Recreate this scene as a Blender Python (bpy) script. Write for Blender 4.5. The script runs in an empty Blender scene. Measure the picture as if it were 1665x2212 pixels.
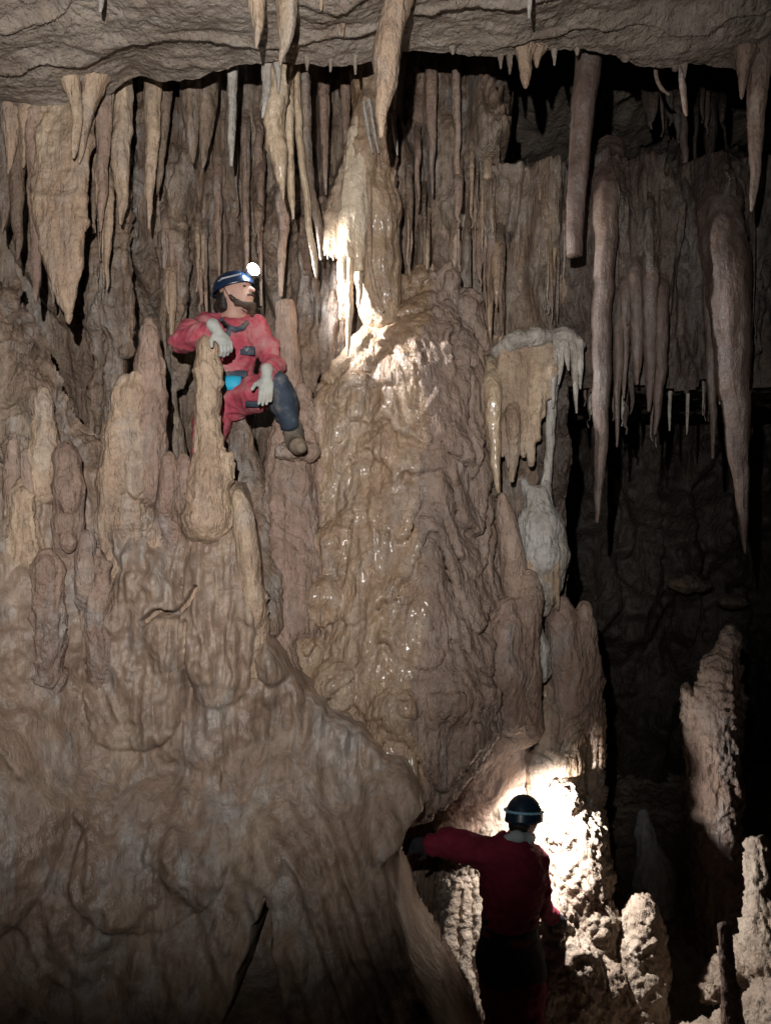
import bpy, math, random
import numpy as np
from mathutils import Vector, Matrix

# ------------------------------------------------------------------ camera, world, light, exposure
SC = bpy.context.scene
COL = SC.collection
FPX, CX, CY, CZ = 1735.0, 832.5, 1105.5, 3.1      # focal length and centre in photo pixels, camera height in metres

def P(px, py, d):
    """a place in the cave: bearing read off the photograph, d metres in front of the lens"""
    return np.array([(px - CX) / FPX * d, d, CZ + (CY - py) / FPX * d])

def aim(o, target):
    o.rotation_euler = (Vector(target) - o.location).to_track_quat('-Z', 'Y').to_euler()

cam_d = bpy.data.cameras.new('camera'); cam = bpy.data.objects.new('camera', cam_d); COL.objects.link(cam)
cam.location = (0, 0, CZ); cam.rotation_euler = (math.radians(90), 0, 0)
cam_d.sensor_fit = 'VERTICAL'; cam_d.sensor_height = 24.0; cam_d.lens = 24.0 * FPX / 2211.0
cam_d.clip_start = 0.05; cam_d.clip_end = 100
SC.camera = cam

world = bpy.data.worlds.new('World'); SC.world = world; world.use_nodes = True
bg = world.node_tree.nodes['Background']              # deep underground: no daylight at all
bg.inputs['Color'].default_value = (0.5, 0.45, 0.4, 1); bg.inputs['Strength'].default_value = 0.0012

def spot(name, loc, target, watts, size_deg, blend, radius, color):
    l = bpy.data.lights.new(name, 'SPOT'); l.energy = watts; l.spot_size = math.radians(size_deg); l.spot_blend = blend
    l.shadow_soft_size = radius; l.color = color
    o = bpy.data.objects.new(name, l); COL.objects.link(o); o.location = loc; aim(o, target); return o
# the lamp on the photographer's own helmet, above and a little left of the lens
spot('photographer_headlamp', (-0.20, -0.05, CZ + 0.50), P(430, 700, 5.0), 1060, 92, 1.0, 0.016, (1.0, 0.985, 0.965))

SC.view_settings.view_transform = 'Standard'; SC.view_settings.look = 'None'
SC.view_settings.exposure = 0.0; SC.view_settings.gamma = 1.0
SC.cycles.max_bounces = 5; SC.cycles.diffuse_bounces = 3; SC.cycles.sample_clamp_indirect = 4.0
SC.cycles.use_denoising = True

# ------------------------------------------------------------------ noise and meshing helpers
rng0 = np.random.RandomState(7)
PERM = np.tile(rng0.permutation(256), 3).astype(np.int32)
GR = rng0.normal(size=(256, 3)); GR /= np.linalg.norm(GR, axis=1)[:, None]

def pn(x, y, z):
    x, y, z = np.broadcast_arrays(np.asarray(x, float), np.asarray(y, float), np.asarray(z, float))
    xi, yi, zi = np.floor(x), np.floor(y), np.floor(z)
    xf, yf, zf = x - xi, y - yi, z - zi
    xi = xi.astype(np.int64) & 255; yi = yi.astype(np.int64) & 255; zi = zi.astype(np.int64) & 255
    u, v, w = (t * t * t * (t * (t * 6 - 15) + 10) for t in (xf, yf, zf))
    out = 0
    for a in (0, 1):
        for b in (0, 1):
            for c in (0, 1):
                g = GR[PERM[PERM[PERM[xi + a] + yi + b] + zi + c]]
                d = g[..., 0] * (xf - a) + g[..., 1] * (yf - b) + g[..., 2] * (zf - c)
                out = out + d * (u if a else 1 - u) * (v if b else 1 - v) * (w if c else 1 - w)
    return out * 1.6

def fbm(x, y, z, n=4):
    s, a = 0, 1.0
    for i in range(n):
        s = s + a * pn(x * 2 ** i + 17 * i, y * 2 ** i + 5 * i, z * 2 ** i - 9 * i); a *= 0.5
    return s

def billow(x, y, z, n=2):
    s, a = 0, 1.0
    for i in range(n):
        s = s + a * (np.abs(pn(x * 2.1 ** i + 31 * i, y * 2.1 ** i, z * 2.1 ** i + 7 * i)) * 2 - 0.55); a *= 0.5
    return s

def sm(a, b, x):
    t = np.clip((np.asarray(x, float) - a) / (b - a), 0, 1); return t * t * (3 - 2 * t)

def hsh(i, k):
    v = np.sin(np.asarray(i, float) * 127.1 + k * 311.7) * 43758.5453
    return v - np.floor(v)

def mesh(name, V, Q=None, T=None, smooth=True):
    me = bpy.data.meshes.new(name)
    V = np.asarray(V, np.float32).reshape(-1, 3)
    idx, tot = [], []
    for F, n in ((Q, 4), (T, 3)):
        if F is not None and len(F):
            F = np.asarray(F, np.int32).reshape(-1, n); idx.append(F.ravel()); tot.append(np.full(len(F), n, np.int32))
    idx = np.concatenate(idx); tot = np.concatenate(tot)
    me.vertices.add(len(V)); me.vertices.foreach_set('co', V.ravel())
    me.loops.add(len(idx)); me.loops.foreach_set('vertex_index', idx)
    me.polygons.add(len(tot)); st = np.concatenate(([0], np.cumsum(tot)[:-1])).astype(np.int32)
    me.polygons.foreach_set('loop_start', st); me.polygons.foreach_set('loop_total', tot)
    if smooth: me.polygons.foreach_set('use_smooth', np.ones(len(tot), bool))
    me.update(calc_edges=True); me.validate()
    return me

def obj(name, V, Q=None, T=None, mat=None, parent=None, origin=None, smooth=True):
    V = np.asarray(V, float).reshape(-1, 3)
    if origin is None: origin = np.zeros(3) if parent is None else np.zeros(3)
    origin = np.asarray(origin, float)
    o = bpy.data.objects.new(name, mesh(name, V - origin, Q, T, smooth)); COL.objects.link(o)
    for m in (mat if isinstance(mat, (list, tuple)) else [mat]):
        if m: o.data.materials.append(m)
    if parent is not None:
        o.parent = parent; o.location = Vector(origin) - parent.location
    else:
        o.location = origin
    return o

def tag(o, label=None, cat=None, group=None, kind=None):
    if label: o['label'] = label
    if cat: o['category'] = cat
    if group: o['group'] = group
    if kind: o['kind'] = kind
    return o

def grid_faces(nu, nv, mask=None, flip=False):
    a = np.arange(nu * nv).reshape(nu, nv)
    q = np.stack([a[:-1, :-1], a[1:, :-1], a[1:, 1:], a[:-1, 1:]], -1)
    if flip: q = q[..., ::-1]
    if mask is not None: q = q[mask[:-1, :-1] & mask[1:, :-1] & mask[1:, 1:] & mask[:-1, 1:]]
    return q.reshape(-1, 4)

def cat_rom(pts, t):
    """Catmull-Rom through pts (n,k) at parameters t in 0..n-1"""
    pts = np.asarray(pts, float); n = len(pts)
    i = np.clip(np.floor(t).astype(int), 0, n - 2); f = (t - i)[:, None]
    p0, p1, p2, p3 = pts[np.maximum(i - 1, 0)], pts[i], pts[i + 1], pts[np.minimum(i + 2, n - 1)]
    return 0.5 * (2 * p1 + (p2 - p0) * f + (2 * p0 - 5 * p1 + 4 * p2 - p3) * f ** 2 + (3 * p1 - p0 - 3 * p2 + p3) * f ** 3)

def sweep(pts, seg=20, ds=0.010, lump=0.16, flute=0.10, bump=0.0, seed=0.0, ring=0.0, world=False, flat=False):
    """an uneven tapering spire along (px,py,d,radius_px) points; returns V,Q,T"""
    if world:
        C = np.array([p[:3] for p in pts]); R = np.array([p[3] for p in pts])
    else:
        C = np.array([P(p[0], p[1], p[2]) for p in pts]); R = np.array([p[3] * p[2] / FPX for p in pts])
    L = np.concatenate(([0], np.cumsum(np.linalg.norm(np.diff(C, axis=0), axis=1))))
    n = int(np.clip(L[-1] / ds, 8, 110))
    s = np.linspace(0, L[-1], n); t = np.interp(s, L, np.arange(len(L)))
    cr = cat_rom(np.column_stack([C, R]), t); c, r = cr[:, :3], np.maximum(cr[:, 3], 0.0012)
    wob = np.minimum(r, 0.022)[:, None] * 0.45 * sm(0, 0.15, s / L[-1])[:, None]
    c = c + wob * np.stack([pn(c[:, 2] * 7 + seed, seed * 2.1, 0.5), pn(c[:, 2] * 7, seed * 1.7, 9.5), 0 * s], -1)
    tan = np.gradient(c, axis=0); tan /= np.linalg.norm(tan, axis=1)[:, None] + 1e-9
    ref = np.array([0, 1.0, 0]); u = np.cross(tan, ref); u /= np.linalg.norm(u, axis=1)[:, None] + 1e-9
    v = np.cross(tan, u)
    a = np.linspace(0, 2 * math.pi, seg, endpoint=False)
    ca, sa = np.cos(a)[None], np.sin(a)[None]
    rm = float(np.mean(r)); k = 0.45 / max(rm, 0.008)
    base = c[:, None, :] + (ca[..., None] * u[:, None] + sa[..., None] * v[:, None]) * r[:, None, None]
    X, Y, Z = base[..., 0] + seed * 3.7, base[..., 1] + seed, base[..., 2]
    m = 1 + lump * pn(X * k, Y * k, Z * k * 0.7) + flute * pn(ca * 2.6 + seed * 9, sa * 2.6, Z * k * 0.16)
    m = m + (lump * 0.5 + 0.03) * pn(X * k * 3, Y * k * 3, Z * k * 2.2) + 0.05 * pn(X * 60, Y * 60, Z * 34)
    m = m + 0.8 * flute * (1 - 2 * np.abs(pn(ca * 4.5 + seed * 5, sa * 4.5, Z * k * 0.22)))
    if ring: m = m + ring * np.sin(Z * 2 * math.pi / (rm * 1.3) + 3 * pn(X * 2, Y * 2, Z * 4)) * 0.5
    V = c[:, None, :] + (ca[..., None] * u[:, None] + sa[..., None] * v[:, None]) * (r[:, None] * m)[..., None]
    if bump: V = V + (V - c[:, None, :]) / r[:, None, None] * (bump * billow(X * 26, Y * 26, Z * 26, 2))[..., None]
    ids = np.arange(n * seg).reshape(n, seg); nx = np.roll(ids, -1, 1)
    Q = np.stack([ids[:-1], nx[:-1], nx[1:], ids[1:]], -1).reshape(-1, 4)
    e0 = c[0] - tan[0] * r[0] * (0.1 if flat else 0.5); e1 = c[-1] + tan[-1] * r[-1] * (0.1 if flat else 0.6)
    V = np.concatenate([V.reshape(-1, 3), [e0, e1]])
    T = np.concatenate([np.stack([nx[0], ids[0], np.full(seg, n * seg)], -1), np.stack([ids[-1], nx[-1], np.full(seg, n * seg + 1)], -1)])
    return V, Q, T

# ---- implicit solids: blended round cones and ellipsoids, skinned with surface nets
class Solid:
    def __init__(self): self.pr = []
    def cone(self, a, b, ra, rb, k=0.03, m=0):
        a, b = np.asarray(a, float), np.asarray(b, float)
        self.pr.append(('c', a, b, ra, rb, k, m, np.minimum(a - ra, b - rb), np.maximum(a + ra, b + rb))); return self
    def ell(self, c, r, k=0.03, m=0, fr=None):
        c, r = np.asarray(c, float), np.asarray(r, float)
        fr = np.eye(3) if fr is None else np.asarray(fr, float)
        e = np.full(3, r.max()) if fr is not None else r
        self.pr.append(('e', c, r, fr, None, k, m, c - e, c + e)); return self
    def chain(self, pts, k=0.03, m=0):                   # (px,py,d,r_px) points
        W = [(P(p[0], p[1], p[2]), p[3] * p[2] / FPX) for p in pts]
        for (a, ra), (b, rb) in zip(W[:-1], W[1:]): self.cone(a, b, ra, rb, k, m)
        return self
    def wchain(self, pts, k=0.02, m=0):                  # (point, radius_m)
        for (a, ra), (b, rb) in zip(pts[:-1], pts[1:]): self.cone(a, b, ra, rb, k, m)
        return self
    def build(self, h, pad=None):
        lo = np.min([p[7] for p in self.pr], 0) - 4 * h; hi = np.max([p[8] for p in self.pr], 0) + 4 * h
        n = np.ceil((hi - lo) / h).astype(int) + 1
        ax = [lo[i] + h * np.arange(n[i]) for i in range(3)]
        D = np.full(n, 9.0); M = np.zeros(n, np.int8); B = np.full(n, 9.0)
        for p in self.pr:
            k = p[5]; ex = k + 4 * h
            i0 = np.clip(np.floor((p[7] - ex - lo) / h).astype(int), 0, n - 1); i1 = np.clip(np.ceil((p[8] + ex - lo) / h).astype(int) + 1, 1, n)
            sl = tuple(slice(i0[j], i1[j]) for j in range(3))
            X, Y, Z = np.meshgrid(*[ax[j][sl[j]] for j in range(3)], indexing='ij')
            q = np.stack([X, Y, Z], -1)
            if p[0] == 'c':
                ab = p[2] - p[1]; t = np.clip(((q - p[1]) @ ab) / (ab @ ab + 1e-12), 0, 1)
                d = np.linalg.norm(q - p[1] - t[..., None] * ab, axis=-1) - (p[3] + (p[4] - p[3]) * t)
            else:
                l = (q - p[1]) @ p[3].T
                k0 = np.linalg.norm(l / p[2], axis=-1); k1 = np.linalg.norm(l / p[2] ** 2, axis=-1)
                d = k0 * (k0 - 1) / (k1 + 1e-9)
            cur = D[sl]; hh = np.maximum(k - np.abs(cur - d), 0) / k
            D[sl] = np.minimum(cur, d) - hh * hh * k * 0.25
            bb = B[sl]; better = d < bb; bb[better] = d[better]; M[sl][better] = p[6]
        ins = D < 0
        c = [ins[a:n[0] - 1 + a, b:n[1] - 1 + b, e:n[2] - 1 + e] for a in (0, 1) for b in (0, 1) for e in (0, 1)]
        cnt = sum(x.astype(np.int8) for x in c); act = (cnt > 0) & (cnt < 8)
        I = np.argwhere(act); vid = -np.ones(act.shape, np.int64); vid[act] = np.arange(len(I))
        acc = np.zeros((len(I), 3)); num = np.zeros(len(I))
        offs = [(a, b, e) for a in (0, 1) for b in (0, 1) for e in (0, 1)]
        for a in offs:
            for j in range(3):
                if a[j]: continue
                b = list(a); b[j] = 1
                da = D[I[:, 0] + a[0], I[:, 1] + a[1], I[:, 2] + a[2]]; db = D[I[:, 0] + b[0], I[:, 1] + b[1], I[:, 2] + b[2]]
                cr = (da < 0) != (db < 0); t = np.where(cr, da / (da - db + 1e-12), 0)
                pt = np.tile(np.array(a, float), (len(I), 1)); pt[:, j] += t
                acc[cr] += pt[cr]; num[cr] += 1
        V = lo + h * (I + acc / num[:, None])
        MV = M[np.minimum(I[:, 0] + 1, n[0] - 1), I[:, 1], I[:, 2]]
        Q = []
        for j in range(3):
            s0 = [slice(None)] * 3; s1 = [slice(None)] * 3; s0[j] = slice(0, -1); s1[j] = slice(1, None)
            A, Bn = ins[tuple(s0)], ins[tuple(s1)]
            E = np.argwhere(A != Bn); k1, k2 = (j + 1) % 3, (j + 2) % 3
            ok = (E[:, k1] > 0) & (E[:, k2] > 0) & (E[:, k1] < n[k1] - 1) & (E[:, k2] < n[k2] - 1); E = E[ok]
            def g(d1, d2):
                F = E.copy(); F[:, k1] -= d1; F[:, k2] -= d2; return vid[F[:, 0], F[:, 1], F[:, 2]]
            q = np.stack([g(1, 1), g(0, 1), g(0, 0), g(1, 0)], -1)
            inv = ~A[E[:, 0], E[:, 1], E[:, 2]]; q[inv] = q[inv][:, ::-1]; Q.append(q)
        Q = np.concatenate(Q); Q = Q[(Q >= 0).all(1)]
        return V, Q, MV

def normals(V, Q):
    n = np.cross(V[Q[:, 2]] - V[Q[:, 0]], V[Q[:, 3]] - V[Q[:, 1]]); N = np.zeros_like(V)
    for i in range(4): np.add.at(N, Q[:, i], n)
    return N / (np.linalg.norm(N, axis=1)[:, None] + 1e-12)

def relax(V, Q, it=1):
    for _ in range(it):
        S = np.zeros_like(V); c = np.zeros(len(V))
        for i in range(4):
            np.add.at(S, Q[:, i], V[Q[:, (i + 1) % 4]]); np.add.at(c, Q[:, i], 1)
            np.add.at(S, Q[:, i], V[Q[:, i - 1]]); np.add.at(c, Q[:, i], 1)
        V = 0.5 * V + 0.5 * S / c[:, None]
    return V

def drips(V, N, big=0.03, flute=0.014, ff=22, terr=0.012, fine=0.004, pop=0.0, pf=24):
    x, y, z = V.T
    w = 0.05 * pn(x * 4, y * 4, z * 4)
    side = np.clip(1 - np.abs(N[:, 2]), 0, 1)
    d = big * fbm(x * 3.5, y * 3.5, z * 2.6, 3)
    d = d + flute * side * (1 - 2 * np.abs(pn(x * ff + 8 * w, y * ff, z * ff * 0.11))) * (0.45 + 0.8 * np.clip(pn(x * 3 + 9, y * 3, z * 2.2) + 0.4, 0, 1))
    if terr:                                               # little overhanging rims, as flowstone grows
        ph = z * 9 + 2.2 * fbm(x * 4, y * 4, z * 1.6, 2); fr = ph - np.floor(ph)
        d = d + terr * (fr ** 2 - 0.3) * (0.3 + np.clip(pn(x * 4, y * 4 + 3, z * 3) + 0.4, 0, 1))
    if fine: d = d + fine * pn(x * 48, y * 48, z * 30)
    if pop: d = d + pop * billow(x * pf, y * pf, z * pf, 3)
    return V + N * d[:, None]

# ------------------------------------------------------------------ materials (all procedural)
def rock(name, dark, mid, pale, rough=(0.35, 0.7), bump=0.5, streak=0.5, fine=60.0, spec=0.5, big=2.2, coat=0.0, grey=0.0, lumpy=1.0):
    m = bpy.data.materials.new(name); m.use_nodes = True; nt = m.node_tree; N = nt.nodes; L = nt.links
    b = N['Principled BSDF']
    geo = N.new('ShaderNodeNewGeometry')
    def mp(s):
        x = N.new('ShaderNodeMapping'); x.vector_type = 'POINT'; x.inputs['Scale'].default_value = s
        L.new(geo.outputs['Position'], x.inputs['Vector']); return x.outputs['Vector']
    def noi(vec, sc, det=5, ro=0.55, dist=0.0):
        x = N.new('ShaderNodeTexNoise'); x.inputs['Scale'].default_value = sc; x.inputs['Detail'].default_value = det
        x.inputs['Roughness'].default_value = ro; x.inputs['Distortion'].default_value = dist
        L.new(vec, x.inputs['Vector']); return x.outputs['Fac']
    def ramp(f, stops):
        r = N.new('ShaderNodeValToRGB'); e = r.color_ramp.elements
        e[0].position, e[0].color = stops[0][0], (*stops[0][1], 1); e[1].position, e[1].color = stops[-1][0], (*stops[-1][1], 1)
        for p_, c_ in stops[1:-1]: q = e.new(p_); q.color = (*c_, 1)
        L.new(f, r.inputs['Fac']); return r.outputs['Color']
    def mix(f, a, c, mode='MIX'):
        x = N.new('ShaderNodeMix'); x.data_type = 'RGBA'; x.blend_type = mode
        if isinstance(f, float): x.inputs[0].default_value = f
        else: L.new(f, x.inputs[0])
        L.new(a, x.inputs[6]); L.new(c, x.inputs[7]); return x.outputs[2]
    g = lambda v: (v, v, v)
    base = ramp(noi(mp((1, 1, 0.45)), big, 6, 0.6, 0.4), [(0.30, dark), (0.50, mid), (0.72, pale)])
    if grey:                                              # cool calcite bloom and dark mud in patches
        base = mix(ramp(noi(mp((1, 1, 0.4)), 4.3, 7, 0.7, 0.6), [(0.50, g(0)), (0.66, g(grey))]), base, ramp(noi(mp((1, 1, 1)), 30, 3), [(0.3, (0.25, 0.235, 0.215)), (0.7, (0.37, 0.36, 0.345))]))
        base = mix(ramp(noi(mp((1, 1, 0.5)), 6.1, 7, 0.7, 0.5), [(0.52, g(0)), (0.70, g(0.6))]), base, ramp(noi(mp((1, 1, 1)), 20, 3), [(0.3, (0.12, 0.072, 0.048)), (0.7, (0.17, 0.108, 0.074))]))
    st = ramp(noi(mp((1, 1, 0.07)), 17, 4, 0.6, 0.2), [(0.32, g(0.62)), (0.52, g(1.0)), (0.70, g(1.35))])
    c1 = mix(streak, base, st, 'MULTIPLY')
    fi = ramp(noi(mp((1, 1, 1)), fine * 0.35, 6, 0.7), [(0.25, g(0.60)), (0.5, g(1.0)), (0.78, g(1.35))])
    L.new(mix(0.8, c1, fi, 'MULTIPLY'), b.inputs['Base Color'])
    rr = N.new('ShaderNodeMapRange'); rr.inputs[1].default_value = 0.35; rr.inputs[2].default_value = 0.65
    rr.inputs[3].default_value, rr.inputs[4].default_value = rough
    L.new(noi(mp((1, 1, 0.4)), 6, 4), rr.inputs[0]); L.new(rr.outputs[0], b.inputs['Roughness'])
    b.inputs['Specular IOR Level'].default_value = spec
    b.inputs['Coat Weight'].default_value = coat; b.inputs['Coat Roughness'].default_value = 0.18
    bm1 = N.new('ShaderNodeBump'); bm1.inputs['Strength'].default_value = min(1.0, bump * 1.5); bm1.inputs['Distance'].default_value = 0.016
    ad = N.new('ShaderNodeMath'); ad.operation = 'ADD'
    L.new(noi(mp((1, 1, 0.8)), fine, 6, 0.62), ad.inputs[0]); L.new(noi(mp((1, 1, 0.13)), fine * 0.75, 4, 0.5), ad.inputs[1])
    L.new(ad.outputs[0], bm1.inputs['Height']); bm2 = N.new('ShaderNodeBump'); bm2.inputs['Strength'].default_value = min(1.0, bump * 1.5 * lumpy); bm2.inputs['Distance'].default_value = 0.045
    L.new(noi(mp((1, 1, 0.35)), fine * 0.33, 5, 0.6, 0.3), bm2.inputs['Height']); L.new(bm2.outputs['Normal'], bm1.inputs['Normal'])
    L.new(bm1.outputs['Normal'], b.inputs['Normal'])
    return m

R_CEIL = rock('ceiling_limestone', (0.154, 0.120, 0.093), (0.227, 0.181, 0.143), (0.301, 0.252, 0.202), (0.5, 0.8), 0.7, 0.12, 42, 0.3, grey=0.25)
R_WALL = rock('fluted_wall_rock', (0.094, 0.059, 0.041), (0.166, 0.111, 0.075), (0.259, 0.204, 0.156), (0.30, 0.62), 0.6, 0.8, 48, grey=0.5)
R_BANK = rock('muddy_flowstone', (0.143, 0.097, 0.069), (0.211, 0.145, 0.104), (0.285, 0.212, 0.148), (0.34, 0.66), 0.30, 0.5, 40, 0.5, grey=0.6)
R_TAN = rock('tan_dripstone', (0.234, 0.155, 0.103), (0.331, 0.227, 0.152), (0.445, 0.336, 0.227), (0.28, 0.6), 0.55, 0.45, 50, grey=0.4)
R_CLAY = rock('red_clay_dripstone', (0.176, 0.113, 0.086), (0.250, 0.166, 0.124), (0.324, 0.236, 0.180), (0.3, 0.62), 0.55, 0.45, 50, 0.4, grey=0.45)
R_WET = rock('wet_flowstone', (0.162, 0.097, 0.058), (0.241, 0.156, 0.095), (0.341, 0.245, 0.160), (0.19, 0.42), 0.55, 0.5, 55, 0.65, 2.6, 0.2, grey=0.3, lumpy=0.3)
R_MATTE = rock('clay_filmed_flowstone', (0.146, 0.098, 0.073), (0.207, 0.140, 0.105), (0.260, 0.190, 0.145), (0.38, 0.62), 0.7, 0.5, 36, 0.45, 2.6, grey=0.2)
R_OCHRE = rock('ochre_calcite', (0.310, 0.211, 0.130), (0.396, 0.293, 0.195), (0.486, 0.400, 0.301), (0.17, 0.4), 0.5, 0.5, 40, 0.6, 3, 0.3)
R_PALE = rock('pale_calcite', (0.235, 0.198, 0.16), (0.325, 0.288, 0.245), (0.43, 0.405, 0.375), (0.3, 0.6), 0.6, 0.5, 44, grey=0.4)
R_DARK = rock('shade_dark_back_rock', (0.026, 0.019, 0.015), (0.050, 0.037, 0.029), (0.09, 0.072, 0.06), (0.4, 0.7), 0.7, 0.3, 34)  # colour darkened to deepen the shade in the alcove and black chamber
R_POP = rock('crumbly_cave_coral', (0.217, 0.157, 0.117), (0.322, 0.246, 0.186), (0.431, 0.351, 0.279), (0.5, 0.8), 0.9, 0.1, 40, 0.3, 5)
R_WHITE = rock('white_calcite', (0.50, 0.50, 0.50), (0.62, 0.63, 0.64), (0.72, 0.73, 0.75), (0.3, 0.6), 0.6, 0.4, 44)
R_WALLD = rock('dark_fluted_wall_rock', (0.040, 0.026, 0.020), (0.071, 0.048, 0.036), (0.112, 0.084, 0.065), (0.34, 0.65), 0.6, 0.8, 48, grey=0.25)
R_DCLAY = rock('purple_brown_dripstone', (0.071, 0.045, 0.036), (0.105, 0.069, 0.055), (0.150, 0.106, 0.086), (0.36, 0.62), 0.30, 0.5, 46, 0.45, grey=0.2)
# ------------------------------------------------------------------ the setting
ORD = 'first second third fourth fifth sixth seventh eighth ninth tenth eleventh twelfth thirteenth fourteenth fifteenth sixteenth seventeenth eighteenth nineteenth twentieth twenty-first twenty-second twenty-third twenty-fourth twenty-fifth twenty-sixth twenty-seventh twenty-eighth'.split()
def structure(name, V, Q, mat):
    o = obj(name, V, Q, None, mat); o['kind'] = 'structure'; return o

def hangs(x, z, width, amp, zlo, zhi, taper, k, warp=0.5):
    """rows of hanging flutes with rounded ends, as a relief"""
    xw = x + 0.07 * pn(x * 3.7, k * 1.9, z * 0.4) + 0.025 * pn(x * 9, k * 2.9, z * 1.1) + warp * width * pn(x * 1.3 / width * 0.2, z * 1.2, k * 3.3)
    q = xw / width + 0.37 * k; c = np.floor(q); f = q - c
    r1, r2, r3, r4 = hsh(c, k + 1), hsh(c, k + 2), hsh(c, k + 3), hsh(c, k + 4)
    zb = zlo + (zhi - zlo) * r1
    t = np.clip((z - zb) / taper, 0, 1)
    hw = (0.22 + 0.26 * r2) * np.sqrt(t); ce = 0.5 + (r3 - 0.5) * 0.1
    return amp * (0.35 + 0.65 * r4) * np.sqrt(np.clip(1 - ((f - ce) / (hw + 1e-6)) ** 2, 0, 1)) * (t > 0)

# --- ceiling: a bedded limestone slab that ends in a ragged lip, then steps up into the dark
LIP = np.array([(-500, 330, 4.7), (-150, 290, 4.65), (0, 272, 4.6), (60, 262, 4.6), (110, 250, 4.55), (155, 240, 4.5), (215, 208, 4.5), (250, 192, 4.45), (300, 163, 4.45), (345, 168, 4.4),
    (400, 160, 4.35), (460, 150, 4.3), (500, 134, 4.25), (560, 137, 4.2), (640, 130, 4.15), (700, 135, 4.15), (770, 128, 4.15), (810, 120, 4.15),
    (900, 106, 4.2), (960, 108, 4.2), (1050, 118, 4.25), (1100, 125, 4.25), (1150, 117, 4.3), (1200, 110, 4.3), (1260, 112, 4.3), (1330, 125, 4.35),
    (1380, 145, 4.4), (1450, 150, 4.4), (1520, 142, 4.4), (1560, 142, 4.4), (1610, 150, 4.4), (1665, 130, 4.4), (2000, 120, 4.5), (2600, 120, 4.6)], float)
LX = (LIP[:, 0] - CX) / FPX * LIP[:, 2]; LZ = CZ + (CY - LIP[:, 1]) / FPX * LIP[:, 2]; LY = LIP[:, 2]
def lip(x):
    return np.interp(x, LX, LZ), np.interp(x, LX, LY)
def ceil_z(x, y):
    zl, yl = lip(x)
    s = np.clip(yl - y, 0, 9)
    zl = zl + (np.interp(x, LX, np.convolve(np.pad(LZ, 2, 'edge'), np.ones(5) / 5, 'valid')) - zl) * sm(0, 0.35, s)
    h = 0.055 * s + 0.11 * fbm(x * 0.9 + 3, y * 1.1, 0.3, 3) * sm(0.0, 0.5, s)
    st = 0.9 * x * 0.35 + y * 2.3 + 0.55 * fbm(x * 1.1, y * 1.9, 4.4, 4)        # bedding steps
    fr = st - np.floor(st)
    h = h + 0.075 * (-0.55 * sm(0.75, 0.95, fr) * (1 - sm(0.95, 1.0, fr))) * 0.8 * sm(0.0, 0.12, s)
    h = h + 0.014 * fbm(x * 6, y * 11, 8.8, 4) + 0.005 * fbm(x * 22, y * 30, 1.0, 2)
    return zl + h
nx_ = 620
xs = np.linspace(-3.3, 3.9, nx_)
rows = []
zl, yl = lip(xs)
yl_n = yl + 0.05 * fbm(xs * 3, 0.5, 2.2, 4)
for s in np.concatenate([np.linspace(0, 0.74, 60, endpoint=False), np.linspace(0.74, 1, 170)]):
    y = -1.2 + (yl_n + 1.2) * s; rows.append(np.column_stack([xs, y, ceil_z(xs, y)]))
z_end = ceil_z(xs, yl_n)
tooth = 0.02 * np.clip(fbm(xs * 9, 3.1, 0.2, 3), 0, 2)
for t in np.linspace(0.05, 1, 26):
    a = t * math.pi * 0.5
    y = yl_n + 0.07 * math.sin(a) * (1 + 0.6 * pn(xs * 5, t * 2, 7.7)); z = z_end - 0.035 * math.sin(min(t * 3.2, math.pi)) - tooth * math.sin(min(t * 3, math.pi)) + 1.05 * t ** 2.0 + 0.03 * pn(xs * 8, t * 5, 1.7) * t
    rows.append(np.column_stack([xs, y, z]))
y0, z0 = rows[-1][:, 1], rows[-1][:, 2]
for t in np.linspace(0.03, 1, 40):
    y = y0 + (9.0 - y0) * t
    rows.append(np.column_stack([xs, y, z0 + 0.35 * t + 0.12 * fbm(xs * 1.5, y * 1.5, 2.0, 3) * min(t * 4, 1)]))
V = np.array(rows)
structure('cave_ceiling', V.reshape(-1, 3), grid_faces(V.shape[0], nx_), R_CEIL)

# --- back wall: fluted rock behind the formations, an alcove at the upper right, open below on the right
nx_, nz_ = 560, 400
X, Z = np.meshgrid(np.linspace(-3.4, 3.9, nx_), np.linspace(CZ - 3.2, CZ + 3.3, nz_), indexing='ij')
zz = Z - CZ; U = CX + X / 5.5 * FPX; Vp = CY - zz / 5.5 * FPX
left = 1 - sm(1000, 1130, U)
F = 5.48 + 0.20 * fbm(X * 0.9, 0.2, zz * 0.7, 3)
F = F - 0.25 * sm(420, 60, U) * sm(600, 200, Vp)                                   # the wall comes forward at the far left
F = F - 0.22 * sm(300, 520, Vp) * sm(1000, 1200, U)
hm_ = sm(-0.25, 0.45, fbm(X * 1.1 + 2, 7.7, zz * 0.8, 3)); hm2_ = sm(-0.35, 0.35, pn(X * 1.9, 3.1, zz * 1.3))
F = F - hangs(X, zz, 0.34, 0.22, -0.3, 1.5, 0.5, 1) - hangs(X, zz, 0.19, 0.09, -0.4, 2.0, 0.45, 2) * (0.3 + 0.7 * hm_) - hangs(X, zz, 0.075, 0.05, -0.2, 2.2, 0.3, 3) * hm_ \
      - hangs(X, zz, 0.043, 0.035, -0.4, 2.2, 0.25, 4) * hm_ - hangs(X + 0.02, zz, 0.052, 0.04, -0.2, 2.3, 0.3, 5) * hm2_ - hangs(X + 0.3, zz, 0.030, 0.024, 0.0, 2.3, 0.2, 6) * hm_
F = F - 0.05 * (1 - 2 * np.abs(pn(X * 9 + 0.8 * pn(X * 3, 1, zz * 3), 1.5, zz * 0.9))) - 0.034 * (1 - 2 * np.abs(pn(X * 22 + pn(X * 4, 2, zz * 4), 4.5, zz * 2.0))) * hm2_
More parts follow.
